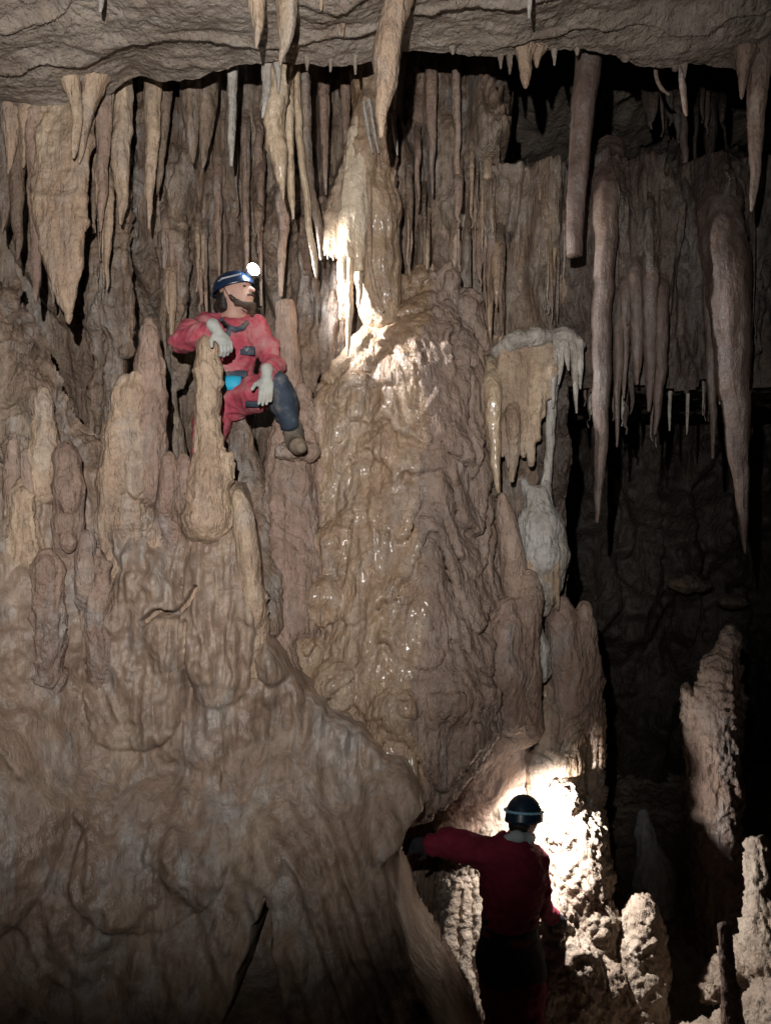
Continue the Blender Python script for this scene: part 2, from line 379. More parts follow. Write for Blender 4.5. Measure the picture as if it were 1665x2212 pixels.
F = F - (1 - hm_) * 0.07 * fbm(X * 5, 6.2, zz * 4, 4) - 0.05 * fbm(X * 2.5, 1.2, zz * 1.6, 3) + 0.010 * fbm(X * 26, 2.2, zz * 14, 2)
alc = sm(1040, 1200, U + 110 * fbm(X * 2.4, 9, zz * 2.4, 4)) * sm(395, 355, Vp + 26 * fbm(X * 2.2, 3.3, zz, 3))
F = F + 0.28 * sm(520, 680, Vp) * sm(720, 640, U)
F = F + alc * (2.0 + 0.30 * fbm(X * 2.2, 5.1, zz * 2.2, 4) + 0.1 * fbm(X * 7, 5.1, zz * 5, 3))
edge = 845 + 22 * fbm(X * 3.2, 1.1, 0.5, 4) + 34 * np.clip(pn(X * 9, 0.4, 3.3), 0, 1)
mask = (U < 1205 + 14 * pn(zz * 4, 1, 1)) | (Vp < edge)
V = np.stack([X, F, Z], -1)
wq = grid_faces(nx_, nz_, mask)
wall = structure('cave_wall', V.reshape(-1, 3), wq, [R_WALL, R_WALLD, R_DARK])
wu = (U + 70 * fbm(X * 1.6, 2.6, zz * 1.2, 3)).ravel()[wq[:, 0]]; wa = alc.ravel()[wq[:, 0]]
wall.data.polygons.foreach_set('material_index', np.where(wa > 0.4, 2, (wu > 1150).astype(int)).astype(np.int32))  # alcove's shade put into the colour; right part is darker wall rock

# --- low roof over the black chamber on the right, and that chamber's far wall
nx_, ny_ = 190, 130
X, Y = np.meshgrid(np.linspace(0.9, 4.6, nx_), np.linspace(5.36, 9.4, ny_), indexing='ij')
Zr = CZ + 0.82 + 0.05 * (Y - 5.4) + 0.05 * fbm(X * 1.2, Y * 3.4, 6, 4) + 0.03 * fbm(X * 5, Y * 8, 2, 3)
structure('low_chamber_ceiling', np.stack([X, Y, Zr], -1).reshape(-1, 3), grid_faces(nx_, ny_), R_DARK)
nx_, nz_ = 220, 200
X, Z = np.meshgrid(np.linspace(0.2, 5.6, nx_), np.linspace(-0.3, CZ + 1.5, nz_), indexing='ij')
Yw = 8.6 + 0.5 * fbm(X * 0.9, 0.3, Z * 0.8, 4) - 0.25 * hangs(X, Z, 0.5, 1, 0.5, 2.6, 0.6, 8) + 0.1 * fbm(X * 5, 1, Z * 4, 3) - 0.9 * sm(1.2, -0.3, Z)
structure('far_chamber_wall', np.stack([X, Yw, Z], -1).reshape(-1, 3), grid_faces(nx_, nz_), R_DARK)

# --- cave floor
nx_, ny_ = 260, 300
X, Y = np.meshgrid(np.linspace(-3.6, 4.8, nx_), np.linspace(1.2, 9.6, ny_), indexing='ij')
Zf = 0.05 * fbm(X * 1.2, Y * 1.2, 1.1, 4) + 0.03 * billow(X * 7, Y * 7, 2.2, 3) + 0.02 * fbm(X * 9, Y * 9, 3, 3)
Zf = Zf + 0.45 * sm(5.2, 7.5, Y) * sm(0.5, 1.6, X)
structure('cave_floor', np.stack([X, Y, Zf], -1).reshape(-1, 3), grid_faces(nx_, ny_), R_POP)

# --- the muddy flowstone bank that fills the lower left and carries the stalagmites
nx_, nz_ = 440, 420
X, Z = np.meshgrid(np.linspace(-2.75, 1.25, nx_), np.linspace(-0.1, CZ + 1.45, nz_), indexing='ij')
zz = Z - CZ; U = CX + X / 4.3 * FPX; Vp = CY - zz / 4.3 * FPX
F = np.interp(Vp, [450, 800, 985, 1200, 1450, 1600, 1800, 2000, 2211, 2450], [4.75, 4.6, 4.50, 4.40, 4.36, 4.22, 3.95, 3.72, 3.48, 3.2])
F = F - 0.30 * sm(330, -60, U) * sm(900, 1300, Vp) - 0.12 * sm(240, 0, U)
F = F + 0.10 * fbm(X * 1.5 + 5, 0.7, zz * 1.2, 3)
wl = sm(420, 150, U) * sm(1150, 1350, Vp); wr = sm(480, 720, U) * sm(1560, 1760, Vp); wl = np.maximum(wl, sm(1500, 1650, Vp) * sm(720, 480, U) * 0.6)
def flow(dx, dy, a, b, k):                              # ridges running along (dx,dy)
    n_ = (U * dy - Vp * dx); t_ = (U * dx + Vp * dy)
    return 1 - 2 * np.abs(pn(n_ / a + 0.6 * pn(U / 160, Vp / 160, k), t_ / b, k))
F = F - wl * (0.06 * flow(0.62, 0.78, 95, 700, 1.5) + 0.028 * flow(0.6, 0.8, 38, 380, 2.5))
F = F - wr * (0.055 * flow(0.5, 0.866, 80, 900, 3.5) + 0.022 * flow(0.5, 0.866, 30, 500, 4.5))
wv = np.clip(1 - wl - wr, 0, 1)
F = F - wv * (0.05 * flow(0.05, 1, 70, 330, 5.5) + 0.025 * flow(0.02, 1, 26, 200, 6.5))
F = F - 0.05 * fbm(X * 4, 4.4, zz * 3.5, 4) - 0.006 * fbm(X * 22, 1.4, zz * 18, 3) - 0.020 * billow(X * 6, 2.0, zz * 4.5, 2) * (0.35 + 0.65 * sm(1600, 1350, Vp))
F = F - 0.018 * wv * (1 - 2 * np.abs(pn(X * 17 + 1.2 * pn(X * 4, 3, zz * 4), 5.5, zz * 2.4))) * sm(-0.2, 0.3, pn(X * 2.2, 9.1, zz * 2.0))
def blobm(u, v, ru, rv, p=2.0):
    return np.clip(1 - np.abs((U - u) / ru) ** p - np.abs((Vp - v) / rv) ** p, 0, 1)
F = F - 0.10 * np.sqrt(blobm(300, 1420, 110, 190, 3)) - 0.10 * np.sqrt(blobm(475, 1330, 80, 190, 3)) - 0.09 * np.sqrt(blobm(375, 1790, 150, 130)) \
      - 0.12 * np.sqrt(blobm(90, 1700, 120, 200)) - 0.08 * np.sqrt(blobm(590, 1430, 40, 50)) - 0.06 * np.sqrt(blobm(950, 1520, 200, 130))
def inpoly(pts, soft=9):
    d = np.full(U.shape, 1e9)
    for (x0, y0), (x1, y1) in zip(pts, pts[1:] + pts[:1]):
        d = np.minimum(d, ((U - x0) * (y1 - y0) - (Vp - y0) * (x1 - x0)) / math.hypot(x1 - x0, y1 - y0) * -1)
    d = d + 6 * fbm(U / 40, Vp / 40, 1, 3)
    return sm(0, soft * 2, d)
def cracked(pts, w):
    d = np.full(U.shape, 1e9)
    for (x0, y0), (x1, y1) in zip(pts[:-1], pts[1:]):
        t = np.clip(((U - x0) * (x1 - x0) + (Vp - y0) * (y1 - y0)) / ((x1 - x0) ** 2 + (y1 - y0) ** 2), 0, 1)
        d = np.minimum(d, np.hypot(U - x0 - t * (x1 - x0), Vp - y0 - t * (y1 - y0)))
    return sm(w, w * 0.3, d + 1.5 * pn(U / 9, Vp / 9, 2))
F = F + 0.5 * inpoly([(598, 1850), (655, 2055), (525, 2060)])
F = F + 0.3 * inpoly([(10, 1880), (60, 1990), (0, 2090), (-40, 2050)])
F = F + 0.13 * cracked([(318, 1342), (345, 1318), (385, 1325), (410, 1300), (428, 1268)], 9) + 0.10 * cracked([(408, 1340), (402, 1420), (406, 1470)], 8) + 0.1 * cracked([(60, 2020), (0, 2120)], 9)
e_ = np.interp(Vp, [1500, 1600, 1700, 1800, 1960, 2080, 2211, 2450], [1140, 1040, 920, 822, 884, 962, 1038, 1150])
F = F + (0.35 * sm(1500, 1640, Vp) + 0.60 * sm(1680, 1860, Vp)) * sm(-2, 16 + 60 * sm(1850, 1600, Vp), U - e_ + 10 * fbm(U / 60, Vp / 90, 3, 2))
F = F + (0.05 * fbm(X * 9, 1.0, zz * 7, 3) - 0.05 * flow(0.45, 0.89, 22, 500, 8.5)) * sm(-70, 10, U - e_) * sm(1780, 1900, Vp)
F = F + 0.55 * sm(1050, 1150, U) * sm(1360, 1460, Vp) * sm(1700, 1600, Vp)
top = np.interp(U, [-400, 0, 60, 110, 150, 200, 260, 350, 495, 545, 580, 640, 700, 800, 880, 940, 1000, 1140, 1220], [480, 585, 640, 760, 870, 935, 985, 992, 1000, 1190, 1400, 1470, 1530, 1600, 1660, 1760, 1850, 1950, 1950])
top = top + (14 + 40 * sm(260, 120, U)) * fbm(X * 7, 0.2, 0.4, 3)
F = F - sm(300, 180, U) * sm(1080, 900, Vp) * (0.14 * fbm(X * 3.2, 0.9, zz * 3.2, 4) + 0.05 * (1 - 2 * np.abs(pn(X * 6 + zz * 5, 0.3, zz * 3))))
wt_ = np.interp(U, [500, 570, 860, 960], [16, 95, 95, 40])
F = F + 0.95 * sm(0.0, 1.0, (14 - (Vp - top)) / (14 + wt_))
F = np.minimum(F, 5.5)
bank_V = np.stack([X, F, Z], -1)
bank_q = (grid_faces(nx_, nz_, (Vp > np.where(U < 500, top + 13, top - wt_ - 1)) & (U < np.where(Vp < 1560, np.interp(Vp, [1380, 1500, 1560], [1110, 1140, 1135]), e_ + 20 + 30 * sm(1850, 1600, Vp)))))
bank = structure('rock_bank', bank_V.reshape(-1, 3), bank_q, [R_BANK, R_WALL])
bank.data.polygons.foreach_set('material_index', ((Vp + 0.9 * (U - 230) + 50 * fbm(X * 2, 3, zz * 2, 3)).ravel()[bank_q[:, 0]] < 820).astype(np.int32))
#FORM
# ------------------------------------------------------------------ dripstone: every spire a thing of its own
SEED = [0.0]
def spire(name, cat, pts, mat, label, group=None, **kw):
    SEED[0] += 1.31
    V, Q, T = sweep(pts, seed=SEED[0], **kw)
    w = P(*pts[0][:3])
    return tag(obj(name, V, Q, T, mat, origin=w), label, cat, group, 'thing')
def tite(pts, mat, label, group=None, **kw): return spire('stalactite', 'stalactite', pts, mat, label, group, **kw)
def mite(pts, mat, label, group=None, **kw):
    x, y, d, r = pts[0]; pts = [(x, y + r * 3.2, d + 0.16, r * 1.5), (x, y + r * 1.6, d + 0.05, r * 1.25)] + list(pts)
    return spire('stalagmite', 'stalagmite', pts, mat, label, group, **kw)
def mass(name, cat, S, mat, label, h=0.014, group=None, dr=None, rl=1, **kw):
    V, Q, M = S.build(h); V = relax(V, Q, rl); V = drips(V, normals(V, Q), **(dr or {}))
    i = np.argmin(V[:, 2]); w = np.array([V[:, 0].mean(), V[:, 1].mean(), V[i, 2]])
    return tag(obj(name, V, Q, None, mat, origin=w), label, cat, group, 'thing')

# --- hanging from the ceiling slab in front
tite([(548, -60, 3.6, 24), (553, 0, 3.6, 20), (556, 45, 3.6, 13), (555, 85, 3.6, 6), (554, 104, 3.6, 2)], R_TAN, 'pinkish stalactite with white tip, left one of a pair at the top edge', lump=0.08)
tite([(622, -60, 3.58, 27), (622, 0, 3.58, 23), (620, 45, 3.58, 20), (613, 90, 3.58, 12), (607, 125, 3.58, 5), (606, 140, 3.58, 2)], R_TAN, 'pinkish stalactite with broad shoulders, right one of a pair at the top edge', lump=0.08)
tite([(872, -60, 3.62, 36), (862, 0, 3.62, 29), (848, 60, 3.62, 27), (838, 120, 3.62, 28), (832, 190, 3.62, 22), (826, 250, 3.62, 12), (823, 296, 3.62, 4)], R_TAN, 'largest smooth tan stalactite hanging from the ceiling above the flowstone mound', lump=0.10, seg=22)
tite([(1132, 100, 4.22, 24), (1132, 128, 4.22, 15), (1134, 165, 4.22, 11), (1135, 190, 4.22, 4)], R_TAN, 'stubby stalactite on the ceiling lip with a knobbed tip, above the dark alcove', lump=0.15)
tite([(1163, 95, 4.24, 22), (1160, 122, 4.24, 10), (1159, 146, 4.24, 3)], R_TAN, 'short pointed stalactite just beside the stubby one on the ceiling lip')
tite([(1652, 60, 4.3, 42), (1642, 130, 4.3, 24), (1634, 230, 4.3, 19), (1630, 330, 4.3, 13), (1624, 420, 4.3, 7), (1621, 455, 4.3, 3)], R_CLAY, 'long slender grey stalactite at the right edge under the ceiling lip', lump=0.09)
tite([(1612, 110, 4.28, 26), (1606, 150, 4.28, 13), (1601, 200, 4.28, 5), (1600, 214, 4.28, 2)], R_CLAY, 'small stalactite fused beside the long grey one at the right edge')
tite([(112, 50, 4.25, 60), (132, 125, 4.25, 36), (158, 190, 4.25, 18), (166, 250, 4.25, 11), (163, 310, 4.25, 8), (159, 341, 4.25, 3)], R_TAN, 'stalactite with flared root and white tip under the left ceiling', lump=0.12)
tite([(216, 90, 4.32, 46), (206, 175, 4.32, 26), (190, 240, 4.32, 15), (180, 300, 4.32, 9), (170, 352, 4.32, 3)], R_TAN, 'thin curved stalactite close behind the flared one under the left ceiling')
tite([(219, -30, 3.55, 7), (219, 5, 3.55, 6), (217, 26, 3.55, 3)], R_PALE, 'tiny white tipped stalactite on the ceiling at the upper left')
tite([(694, -30, 3.6, 7), (694, 10, 3.6, 4), (694, 22, 3.6, 2)], R_TAN, 'tiny stalactite nub on the ceiling at the top centre')
tite([(1143, -40, 3.6, 9), (1143, 10, 3.6, 5), (1142, 40, 3.6, 2)], R_PALE, 'thin pale stalactite dangling from the ceiling at the top edge')
tite([(741, 42, 3.85, 8), (741, 60, 3.85, 5), (740, 78, 3.85, 2)], R_TAN, 'little cone stalactite on the ceiling between the two large ones')
tite([(1272, 60, 4.55, 30), (1268, 150, 4.55, 27), (1257, 260, 4.55, 24), (1246, 400, 4.55, 20), (1241, 500, 4.55, 18), (1239, 552, 4.55, 17)], R_DCLAY, 'straight brown stalactite broken off flat at its lower end', lump=0.03, flute=0.06, flat=True, seg=20)
tite([(502, 120, 4.5, 13), (501, 200, 4.5, 10), (500, 300, 4.5, 8), (500, 358, 4.5, 3)], R_PALE, 'straight pale stalactite with white tip above the blue helmet', lump=0.07)
tite([(1417, 135, 4.5, 6), (1417, 165, 4.5, 4), (1428, 190, 4.5, 4), (1445, 205, 4.5, 2)], R_CLAY, 'tiny bent stalactite on the lip at the upper right', lump=0.1)
tite([(1474, 130, 4.7, 8), (1474, 190, 4.7, 7), (1478, 235, 4.7, 5), (1482, 250, 4.7, 2)], R_CLAY, 'slim stalactite with orange tip in the dark alcove')
r_ = random.Random(5)
for i, px in enumerate(sorted(r_.choice([r_.uniform(660, 790), r_.uniform(900, 1110), r_.uniform(1300, 1600), r_.uniform(1180, 1250), r_.uniform(20, 240)]) for _ in range(15))):   # crumbs along the lip
    x = (px - CX) / FPX * 4.3; zl_, yl_ = lip(x); d = yl_ - 0.02; py = CY - (zl_ - CZ) / d * FPX; ln = 8 + 34 * r_.random() ** 2
    tite([(px, py - 26, d, 13), (px, py + 4, d, r_.uniform(5, 9)), (px + r_.uniform(-2, 2), py + ln, d, 2)], R_CEIL, 'stubby stalactite tooth on the ceiling lip, ' + ORD[i] + ' from the left', 'teeth along the ceiling lip', seg=10)

# --- the lit cluster in the middle
tite([(612, 90, 4.3, 30), (606, 170, 4.3, 21), (596, 240, 4.3, 23), (598, 310, 4.3, 21), (606, 370, 4.3, 12), (611, 410, 4.3, 5), (612, 432, 4.3, 2)], R_OCHRE, 'lumpy corrugated stalactite in the lit cluster above the caver', lump=0.22, ring=0.03, seg=24)
tite([(580, 110, 4.25, 14), (575, 180, 4.25, 9), (571, 225, 4.25, 6), (567, 254, 4.25, 2)], R_PALE, 'small tapering stalactite with white tip beside the corrugated one')
tite([(600, 120, 4.22, 12), (602, 165, 4.22, 6), (601, 200, 4.22, 2)], R_PALE, 'short white tipped stalactite in front of the corrugated one')
tite([(640, 100, 4.5, 11), (641, 180, 4.5, 9), (648, 300, 4.5, 8), (659, 400, 4.5, 7), (668, 480, 4.5, 7), (679, 560, 4.5, 6), (683, 600, 4.5, 2)], R_OCHRE, 'very long thin amber stalactite lit by the upper headlamp', lump=0.06, seg=12)
tite([(622, 120, 4.42, 14), (624, 230, 4.42, 10), (626, 330, 4.42, 9), (630, 420, 4.42, 7), (634, 472, 4.42, 2)], R_OCHRE, 'amber stalactite fused behind the very long thin one', lump=0.12)
tite([(657, 110, 4.6, 14), (660, 240, 4.6, 12), (666, 380, 4.6, 11), (690, 500, 4.62, 8), (694, 560, 4.62, 3)], R_WALL, 'brown ribbed stalactite right behind the long amber one', lump=0.1)
tite([(612, 330, 5.4, 16), (612, 420, 4.97, 15), (610, 500, 4.95, 10), (608, 580, 4.95, 7), (607, 640, 4.95, 4)], R_CLAY, 'reddish straight stalactite hanging just over the broken pillar')
S = Solid().chain([(812, 90, 4.95, 60), (806, 200, 4.95, 40), (808, 330, 4.95, 42), (812, 450, 4.95, 46), (815, 560, 4.95, 44), (818, 680, 4.98, 40)], 0.05)
S.chain([(790, 230, 4.85, 24), (775, 330, 4.85, 30), (780, 420, 4.85, 26)], 0.06)
mass('column', 'column', S, R_WET, 'brown wet column joining the dark ceiling to the flowstone mound', h=0.014, dr=dict(big=0.03, flute=0.016, ff=20, terr=0.012, fine=0.003))
S = Solid()
for i, (x0, y0, x1, y1, r0) in enumerate([(772, 260, 745, 600, 12), (762, 290, 740, 640, 12), (758, 330, 752, 700, 10), (775, 330, 764, 600, 13), (782, 300, 778, 580, 12), (752, 400, 738, 688, 8)]):
    S.chain([(x0, y0, 4.82, r0), ((x0 + x1) / 2, (y0 + y1) / 2, 4.8, r0 + 2), (x1, y1, 4.78, 4)], 0.035)
mass('drapery', 'drapery', S, R_OCHRE, 'glistening ochre drapery on the wet column, blazing in the headlamp beam', h=0.010, dr=dict(big=0.012, flute=0.010, ff=34, terr=0.004, fine=0.002))
tite([(756, 560, 4.76, 9), (755, 640, 4.76, 8), (753, 720, 4.76, 6), (751, 768, 4.76, 2)], R_OCHRE, 'orange dripping tip, longest one below the lit drapery', lump=0.05, seg=12)
tite([(776, 590, 4.74, 11), (777, 625, 4.74, 7), (774, 664, 4.74, 2)], R_OCHRE, 'short white hot dripstone tip right of the longest orange one', lump=0.08, seg=12)
tite([(797, 380, 4.78, 6), (798, 480, 4.78, 6), (800, 570, 4.78, 5), (815, 640, 4.8, 4), (828, 672, 4.8, 3)], R_WET, 'shiny thin rib running down the front of the wet column', lump=0.05, seg=10)
S = Solid()
for i in range(6):
    x = 704 + i * 7; S.chain([(x + 18 - i * 2, 360 + 14 * abs(i - 4), 4.86, 6), (x + 4, 470, 4.84, 9), (x, 540 + 5 * (i % 3), 4.82, 5)], 0.03)
mass('drapery', 'drapery', S, R_TAN, 'pale tattered drapery sheet with a fringed lower edge, left of the ochre one', h=0.009, dr=dict(big=0.01, flute=0.006, ff=40, terr=0.0, fine=0.003))
for i in range(7):
    tite([(702 + i * 6, 530, 4.81, 4), (702 + i * 6, 552 + (i * 7) % 11, 4.81, 1.2)], R_PALE, 'tiny fringe tooth under the pale drapery, ' + ORD[i] + ' from the left', 'fringe of the pale drapery', seg=8)
for i, (x0, y0, x1, y1) in enumerate([(786, 240, 805, 330), (797, 235, 818, 330), (850, 270, 858, 335)]):
    tite([(x0, y0 - 20, 4.75, 4), ((x0 + x1) / 2, (y0 + y1) / 2, 4.74, 4), (x1, y1, 4.73, 1.5)], R_PALE, 'slanting straw high on the wet column, ' + ORD[i] + ' from the left', 'slanting straws on the column', seg=8, lump=0.05)

# --- under the left ceiling
L_ = [((262, 200, 4.7, 20), (264, 330, 4.7, 21), (263, 420, 4.7, 12), (262, 484, 4.7, 3), R_TAN, 'blade shaped tan stalactite, broad and smooth, left of the helmeted caver'),
      ((332, 190, 4.8, 18), (328, 320, 4.8, 13), (324, 420, 4.8, 8), (322, 495, 4.8, 2), R_TAN, 'slim stalactite with jointed middle right of the blade shaped one'),
      ((408, 150, 4.9, 26), (412, 250, 4.9, 18), (416, 310, 4.9, 11), (417, 352, 4.9, 3), R_WALL, 'brown conical stalactite between the jointed one and the helmet'),
      ((455, 150, 4.95, 22), (448, 260, 4.95, 16), (441, 330, 4.95, 8), (438, 362, 4.95, 2), R_WALL, 'brown stalactite close beside the conical one, pointing left'),
      ((225, 220, 4.55, 20), (222, 330, 4.55, 13), (220, 430, 4.55, 9), (217, 500, 4.55, 2), R_CLAY, 'long grey brown stalactite left of the blade shaped one'),
      ((25, 250, 4.45, 22), (26, 300, 4.45, 14), (22, 345, 4.45, 8), (18, 375, 4.45, 2), R_TAN, 'cone stalactite under the lip at the left border'),
      ((65, 245, 4.45, 22), (60, 295, 4.45, 13), (54, 335, 4.45, 7), (51, 362, 4.45, 2), R_TAN, 'cone stalactite under the lip, second from the left border'),
      ((8, 300, 4.5, 22), (8, 400, 4.5, 16), (8, 470, 4.5, 9), (6, 505, 4.5, 2), R_WALL, 'ribbed stalactite cut by the left border'),
      ((36, 320, 4.5, 18), (38, 440, 4.5, 13), (40, 520, 4.5, 8), (37, 562, 4.5, 2), R_WALL, 'ribbed stalactite second from the left border, hanging lower'),
      ((76, 330, 4.45, 16), (78, 460, 4.45, 13), (80, 590, 4.45, 9), (79, 652, 4.45, 3), R_CLAY, 'long brown stalactite just left of the big fluted drapery'),
      ((240, 240, 4.75, 8), (238, 330, 4.75, 7), (232, 400, 4.75, 5), (228, 440, 4.75, 2), R_WALL, 'thin stalactite tucked between two larger ones at left'),
      ((360, 215, 4.95, 14), (352, 300, 4.95, 9), (345, 380, 4.95, 6), (340, 420, 4.95, 2), R_WALL, 'thin brown stalactite behind the jointed one')]
for a, b, c, e, m, lb in L_: tite([(a[0], a[1] - 130, a[2] + 0.02, a[3] * 1.4), (a[0], a[1] - 40, a[2], a[3] * 1.1), b, c, e], m, lb, lump=0.14, flute=0.16, seg=20)
S = Solid(); r_ = random.Random(3)
for i in range(11):
    x = 82 + i * 9.6; yb = [560, 600, 628, 640, 655, 660, 670, 700, 660, 620, 540][i]
    S.chain([(x + 16, 190, 4.50, 11), (x + r_.uniform(-3, 3) + 10, 300, 4.42, 9), (x + r_.uniform(-2, 2), 430, 4.38 - 0.02 * (i % 2), 10), (x + (5 - i) * 1.5 + 4, yb - 60, 4.36, 9), (x + (7 - i) * 4, yb, 4.36, 3)], 0.03)
mass('drapery', 'drapery', S, R_TAN, 'big fluted tan drapery hanging at the left with a pointed lower tip', h=0.011, dr=dict(big=0.015, flute=0.016, ff=30, terr=0.004, fine=0.003))
r_ = random.Random(11)
def fringe(n, ux, vtop, vbot, d, rad, mat, label, group, seg=12):
    cl = [r_.uniform(*ux) for _ in range(max(2, n // 5))]
    for i, px in enumerate(sorted(min(max(r_.gauss(r_.choice(cl), (ux[1] - ux[0]) * 0.05), ux[0]), ux[1]) for _ in range(n))):
        a = r_.uniform(*vtop); b = a + r_.uniform(*vbot); dd = r_.uniform(*d); r = 0.8 * (rad[0] * 0.55 + (rad[1] * 1.2 - rad[0] * 0.55) * r_.random() ** 2); m = mat[i % len(mat)]
        tite([(px, a - 60, dd + 0.34, r * 1.5), (px, a - 10, dd + 0.06, r * 1.3), (px + r_.uniform(-2, 2), a * 0.6 + b * 0.4, dd, r), (px + r_.uniform(-3, 3), a * 0.25 + b * 0.75, dd, r * 0.6), (px + r_.uniform(-4, 4), b - 14, dd, r * 0.35), (px + r_.uniform(-4, 4), b, dd, 1.6)], m, label + ', ' + ORD[i] + ' from the left', group, lump=0.12, flute=0.12, seg=seg)
fringe(18, (0, 235), (290, 420), (80, 260), (4.62, 4.9), (5, 10), [R_WALL, R_CLAY, R_TAN], 'slim rib on the wall behind the big left drapery', 'slim stalactites behind the left drapery')
fringe(9, (240, 600), (200, 480), (60, 200), (5.0, 5.2), (6, 11), [R_WALL, R_CLAY], 'slender brown stalactite on the wall above the red caver', 'slender stalactites above the caver')
fringe(14, (330, 480), (480, 620), (70, 160), (5.05, 5.2), (6, 11), [R_WALL, R_CLAY, R_TAN], 'short wall stalactite level with the blue helmet', 'short stalactites behind the caver')
fringe(20, (850, 1060), (330, 520), (80, 190), (5.0, 5.15), (5, 10), [R_WALL, R_TAN, R_CLAY], 'thin stalactite in the row between column and alcove', 'thin stalactites above the mound')
fringe(20, (1050, 1300), (380, 600), (70, 190), (4.95, 5.15), (5, 10), [R_WALL, R_CLAY, R_WET], 'thin glistening stalactite above the white rimmed curtain', 'thin stalactites above the white rim')
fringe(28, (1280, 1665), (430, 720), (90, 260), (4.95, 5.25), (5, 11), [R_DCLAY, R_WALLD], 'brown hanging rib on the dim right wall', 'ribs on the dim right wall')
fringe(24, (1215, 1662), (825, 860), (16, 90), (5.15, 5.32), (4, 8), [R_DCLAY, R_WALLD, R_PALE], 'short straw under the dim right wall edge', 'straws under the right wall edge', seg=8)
fringe(10, (1090, 1580), (175, 260), (40, 150), (5.6, 6.1), (8, 18), [R_WALLD, R_DCLAY, R_DARK], 'shadowy stalactite inside the dark upper alcove', 'stalactites in the dark alcove')
for i, (x0, y0, y1, r0) in enumerate(sorted([(530, 300, 640, 7), (560, 300, 660, 6), (930, 160, 420, 9), (985, 140, 560, 6), (700, 160, 420, 9), (745, 150, 360, 8), (470, 380, 600, 7)])):
    tite([(x0, y0 - 80, 5.5, r0 * 1.5), (x0, y0, 5.18, r0 * 1.4), (x0 + 2, (y0 + y1) / 2, 5.12, r0), (x0 + 4, y1, 5.1, 2)], R_CLAY, 'tall faint rib high on the back wall, ' + ORD[i] + ' from the left', 'tall ribs on the back wall', lump=0.1)

# --- the right side
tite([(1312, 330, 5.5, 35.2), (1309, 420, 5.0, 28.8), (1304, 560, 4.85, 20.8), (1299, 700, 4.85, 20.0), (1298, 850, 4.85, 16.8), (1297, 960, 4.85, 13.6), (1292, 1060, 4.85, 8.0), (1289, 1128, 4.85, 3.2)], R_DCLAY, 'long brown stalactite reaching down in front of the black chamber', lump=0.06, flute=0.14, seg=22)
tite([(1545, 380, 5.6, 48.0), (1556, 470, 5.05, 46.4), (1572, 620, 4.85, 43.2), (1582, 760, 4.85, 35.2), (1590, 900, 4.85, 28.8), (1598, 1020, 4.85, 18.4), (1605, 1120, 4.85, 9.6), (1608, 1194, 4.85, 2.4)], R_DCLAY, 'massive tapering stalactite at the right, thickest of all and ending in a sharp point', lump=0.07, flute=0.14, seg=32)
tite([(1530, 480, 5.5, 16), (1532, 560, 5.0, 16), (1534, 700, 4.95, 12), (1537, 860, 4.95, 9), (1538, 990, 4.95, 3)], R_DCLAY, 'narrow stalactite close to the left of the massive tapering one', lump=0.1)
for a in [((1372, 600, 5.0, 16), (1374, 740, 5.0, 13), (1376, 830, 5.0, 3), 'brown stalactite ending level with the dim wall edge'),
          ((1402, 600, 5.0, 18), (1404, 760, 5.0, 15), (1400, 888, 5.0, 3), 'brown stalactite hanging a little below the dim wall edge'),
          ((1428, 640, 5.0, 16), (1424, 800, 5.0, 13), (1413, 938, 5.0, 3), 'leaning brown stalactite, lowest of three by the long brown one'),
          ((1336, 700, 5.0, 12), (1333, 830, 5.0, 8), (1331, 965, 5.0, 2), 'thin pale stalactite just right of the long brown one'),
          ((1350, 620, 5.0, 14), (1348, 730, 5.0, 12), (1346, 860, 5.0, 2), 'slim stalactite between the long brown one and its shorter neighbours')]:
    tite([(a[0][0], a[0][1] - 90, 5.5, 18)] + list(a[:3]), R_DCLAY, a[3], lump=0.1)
tite([(1484, 850, 5.2, 4), (1484, 900, 5.2, 3), (1482, 938, 5.2, 1.5)], R_PALE, 'white straw hanging alone under the dim wall edge', seg=8)
tite([(1447, 845, 5.2, 4), (1446, 890, 5.2, 3.5), (1445, 930, 5.2, 1.5)], R_PALE, 'bluish white straw left of the lone one under the wall edge', seg=8)
# white rimmed curtain
S = Solid()
S.chain([(1080, 760, 4.98, 14), (1110, 735, 4.95, 16), (1160, 728, 4.93, 17), (1210, 722, 4.93, 14), (1250, 745, 4.97, 10)], 0.05)
mass('calcite_arch', 'flowstone', S, R_PALE, 'white calcite rim arching over the hanging curtain right of the mound', h=0.010, dr=dict(big=0.03, flute=0.012, ff=26, terr=0.01, fine=0.005))
S = Solid()
for i, (x, yb, y2) in enumerate([(1082, 985, 870), (1098, 1010, 900), (1112, 960, 860), (1128, 985, 900), (1145, 1005, 930), (1160, 950, 880), (1172, 900, 830), (1188, 860, 800)]):
    S.chain([(x + 4, 735, 4.97, 10), (x, y2, 4.93 - 0.02 * (i % 2), 12), (x + 1, yb, 4.92, 4)], 0.03)
mass('drapery', 'drapery', S, R_TAN, 'tan hanging curtain with ragged tips under the white rim', h=0.011, dr=dict(big=0.015, flute=0.014, ff=32, terr=0.004, fine=0.003))
for i, (x0, x1, y1) in enumerate(sorted([(1200, 1193, 880), (1235, 1245, 892), (1250, 1252, 840), (1222, 1228, 800), (1215, 1205, 830)])):
    tite([(x0, 735, 4.93, 9), ((x0 + x1) / 2, (735 + y1) / 2, 4.9, 7), (x1, y1, 4.9, 2)], R_PALE, 'cream curved drip below the white rim, ' + ORD[i] + ' from the left', 'cream drips under the white rim', lump=0.08, seg=10)
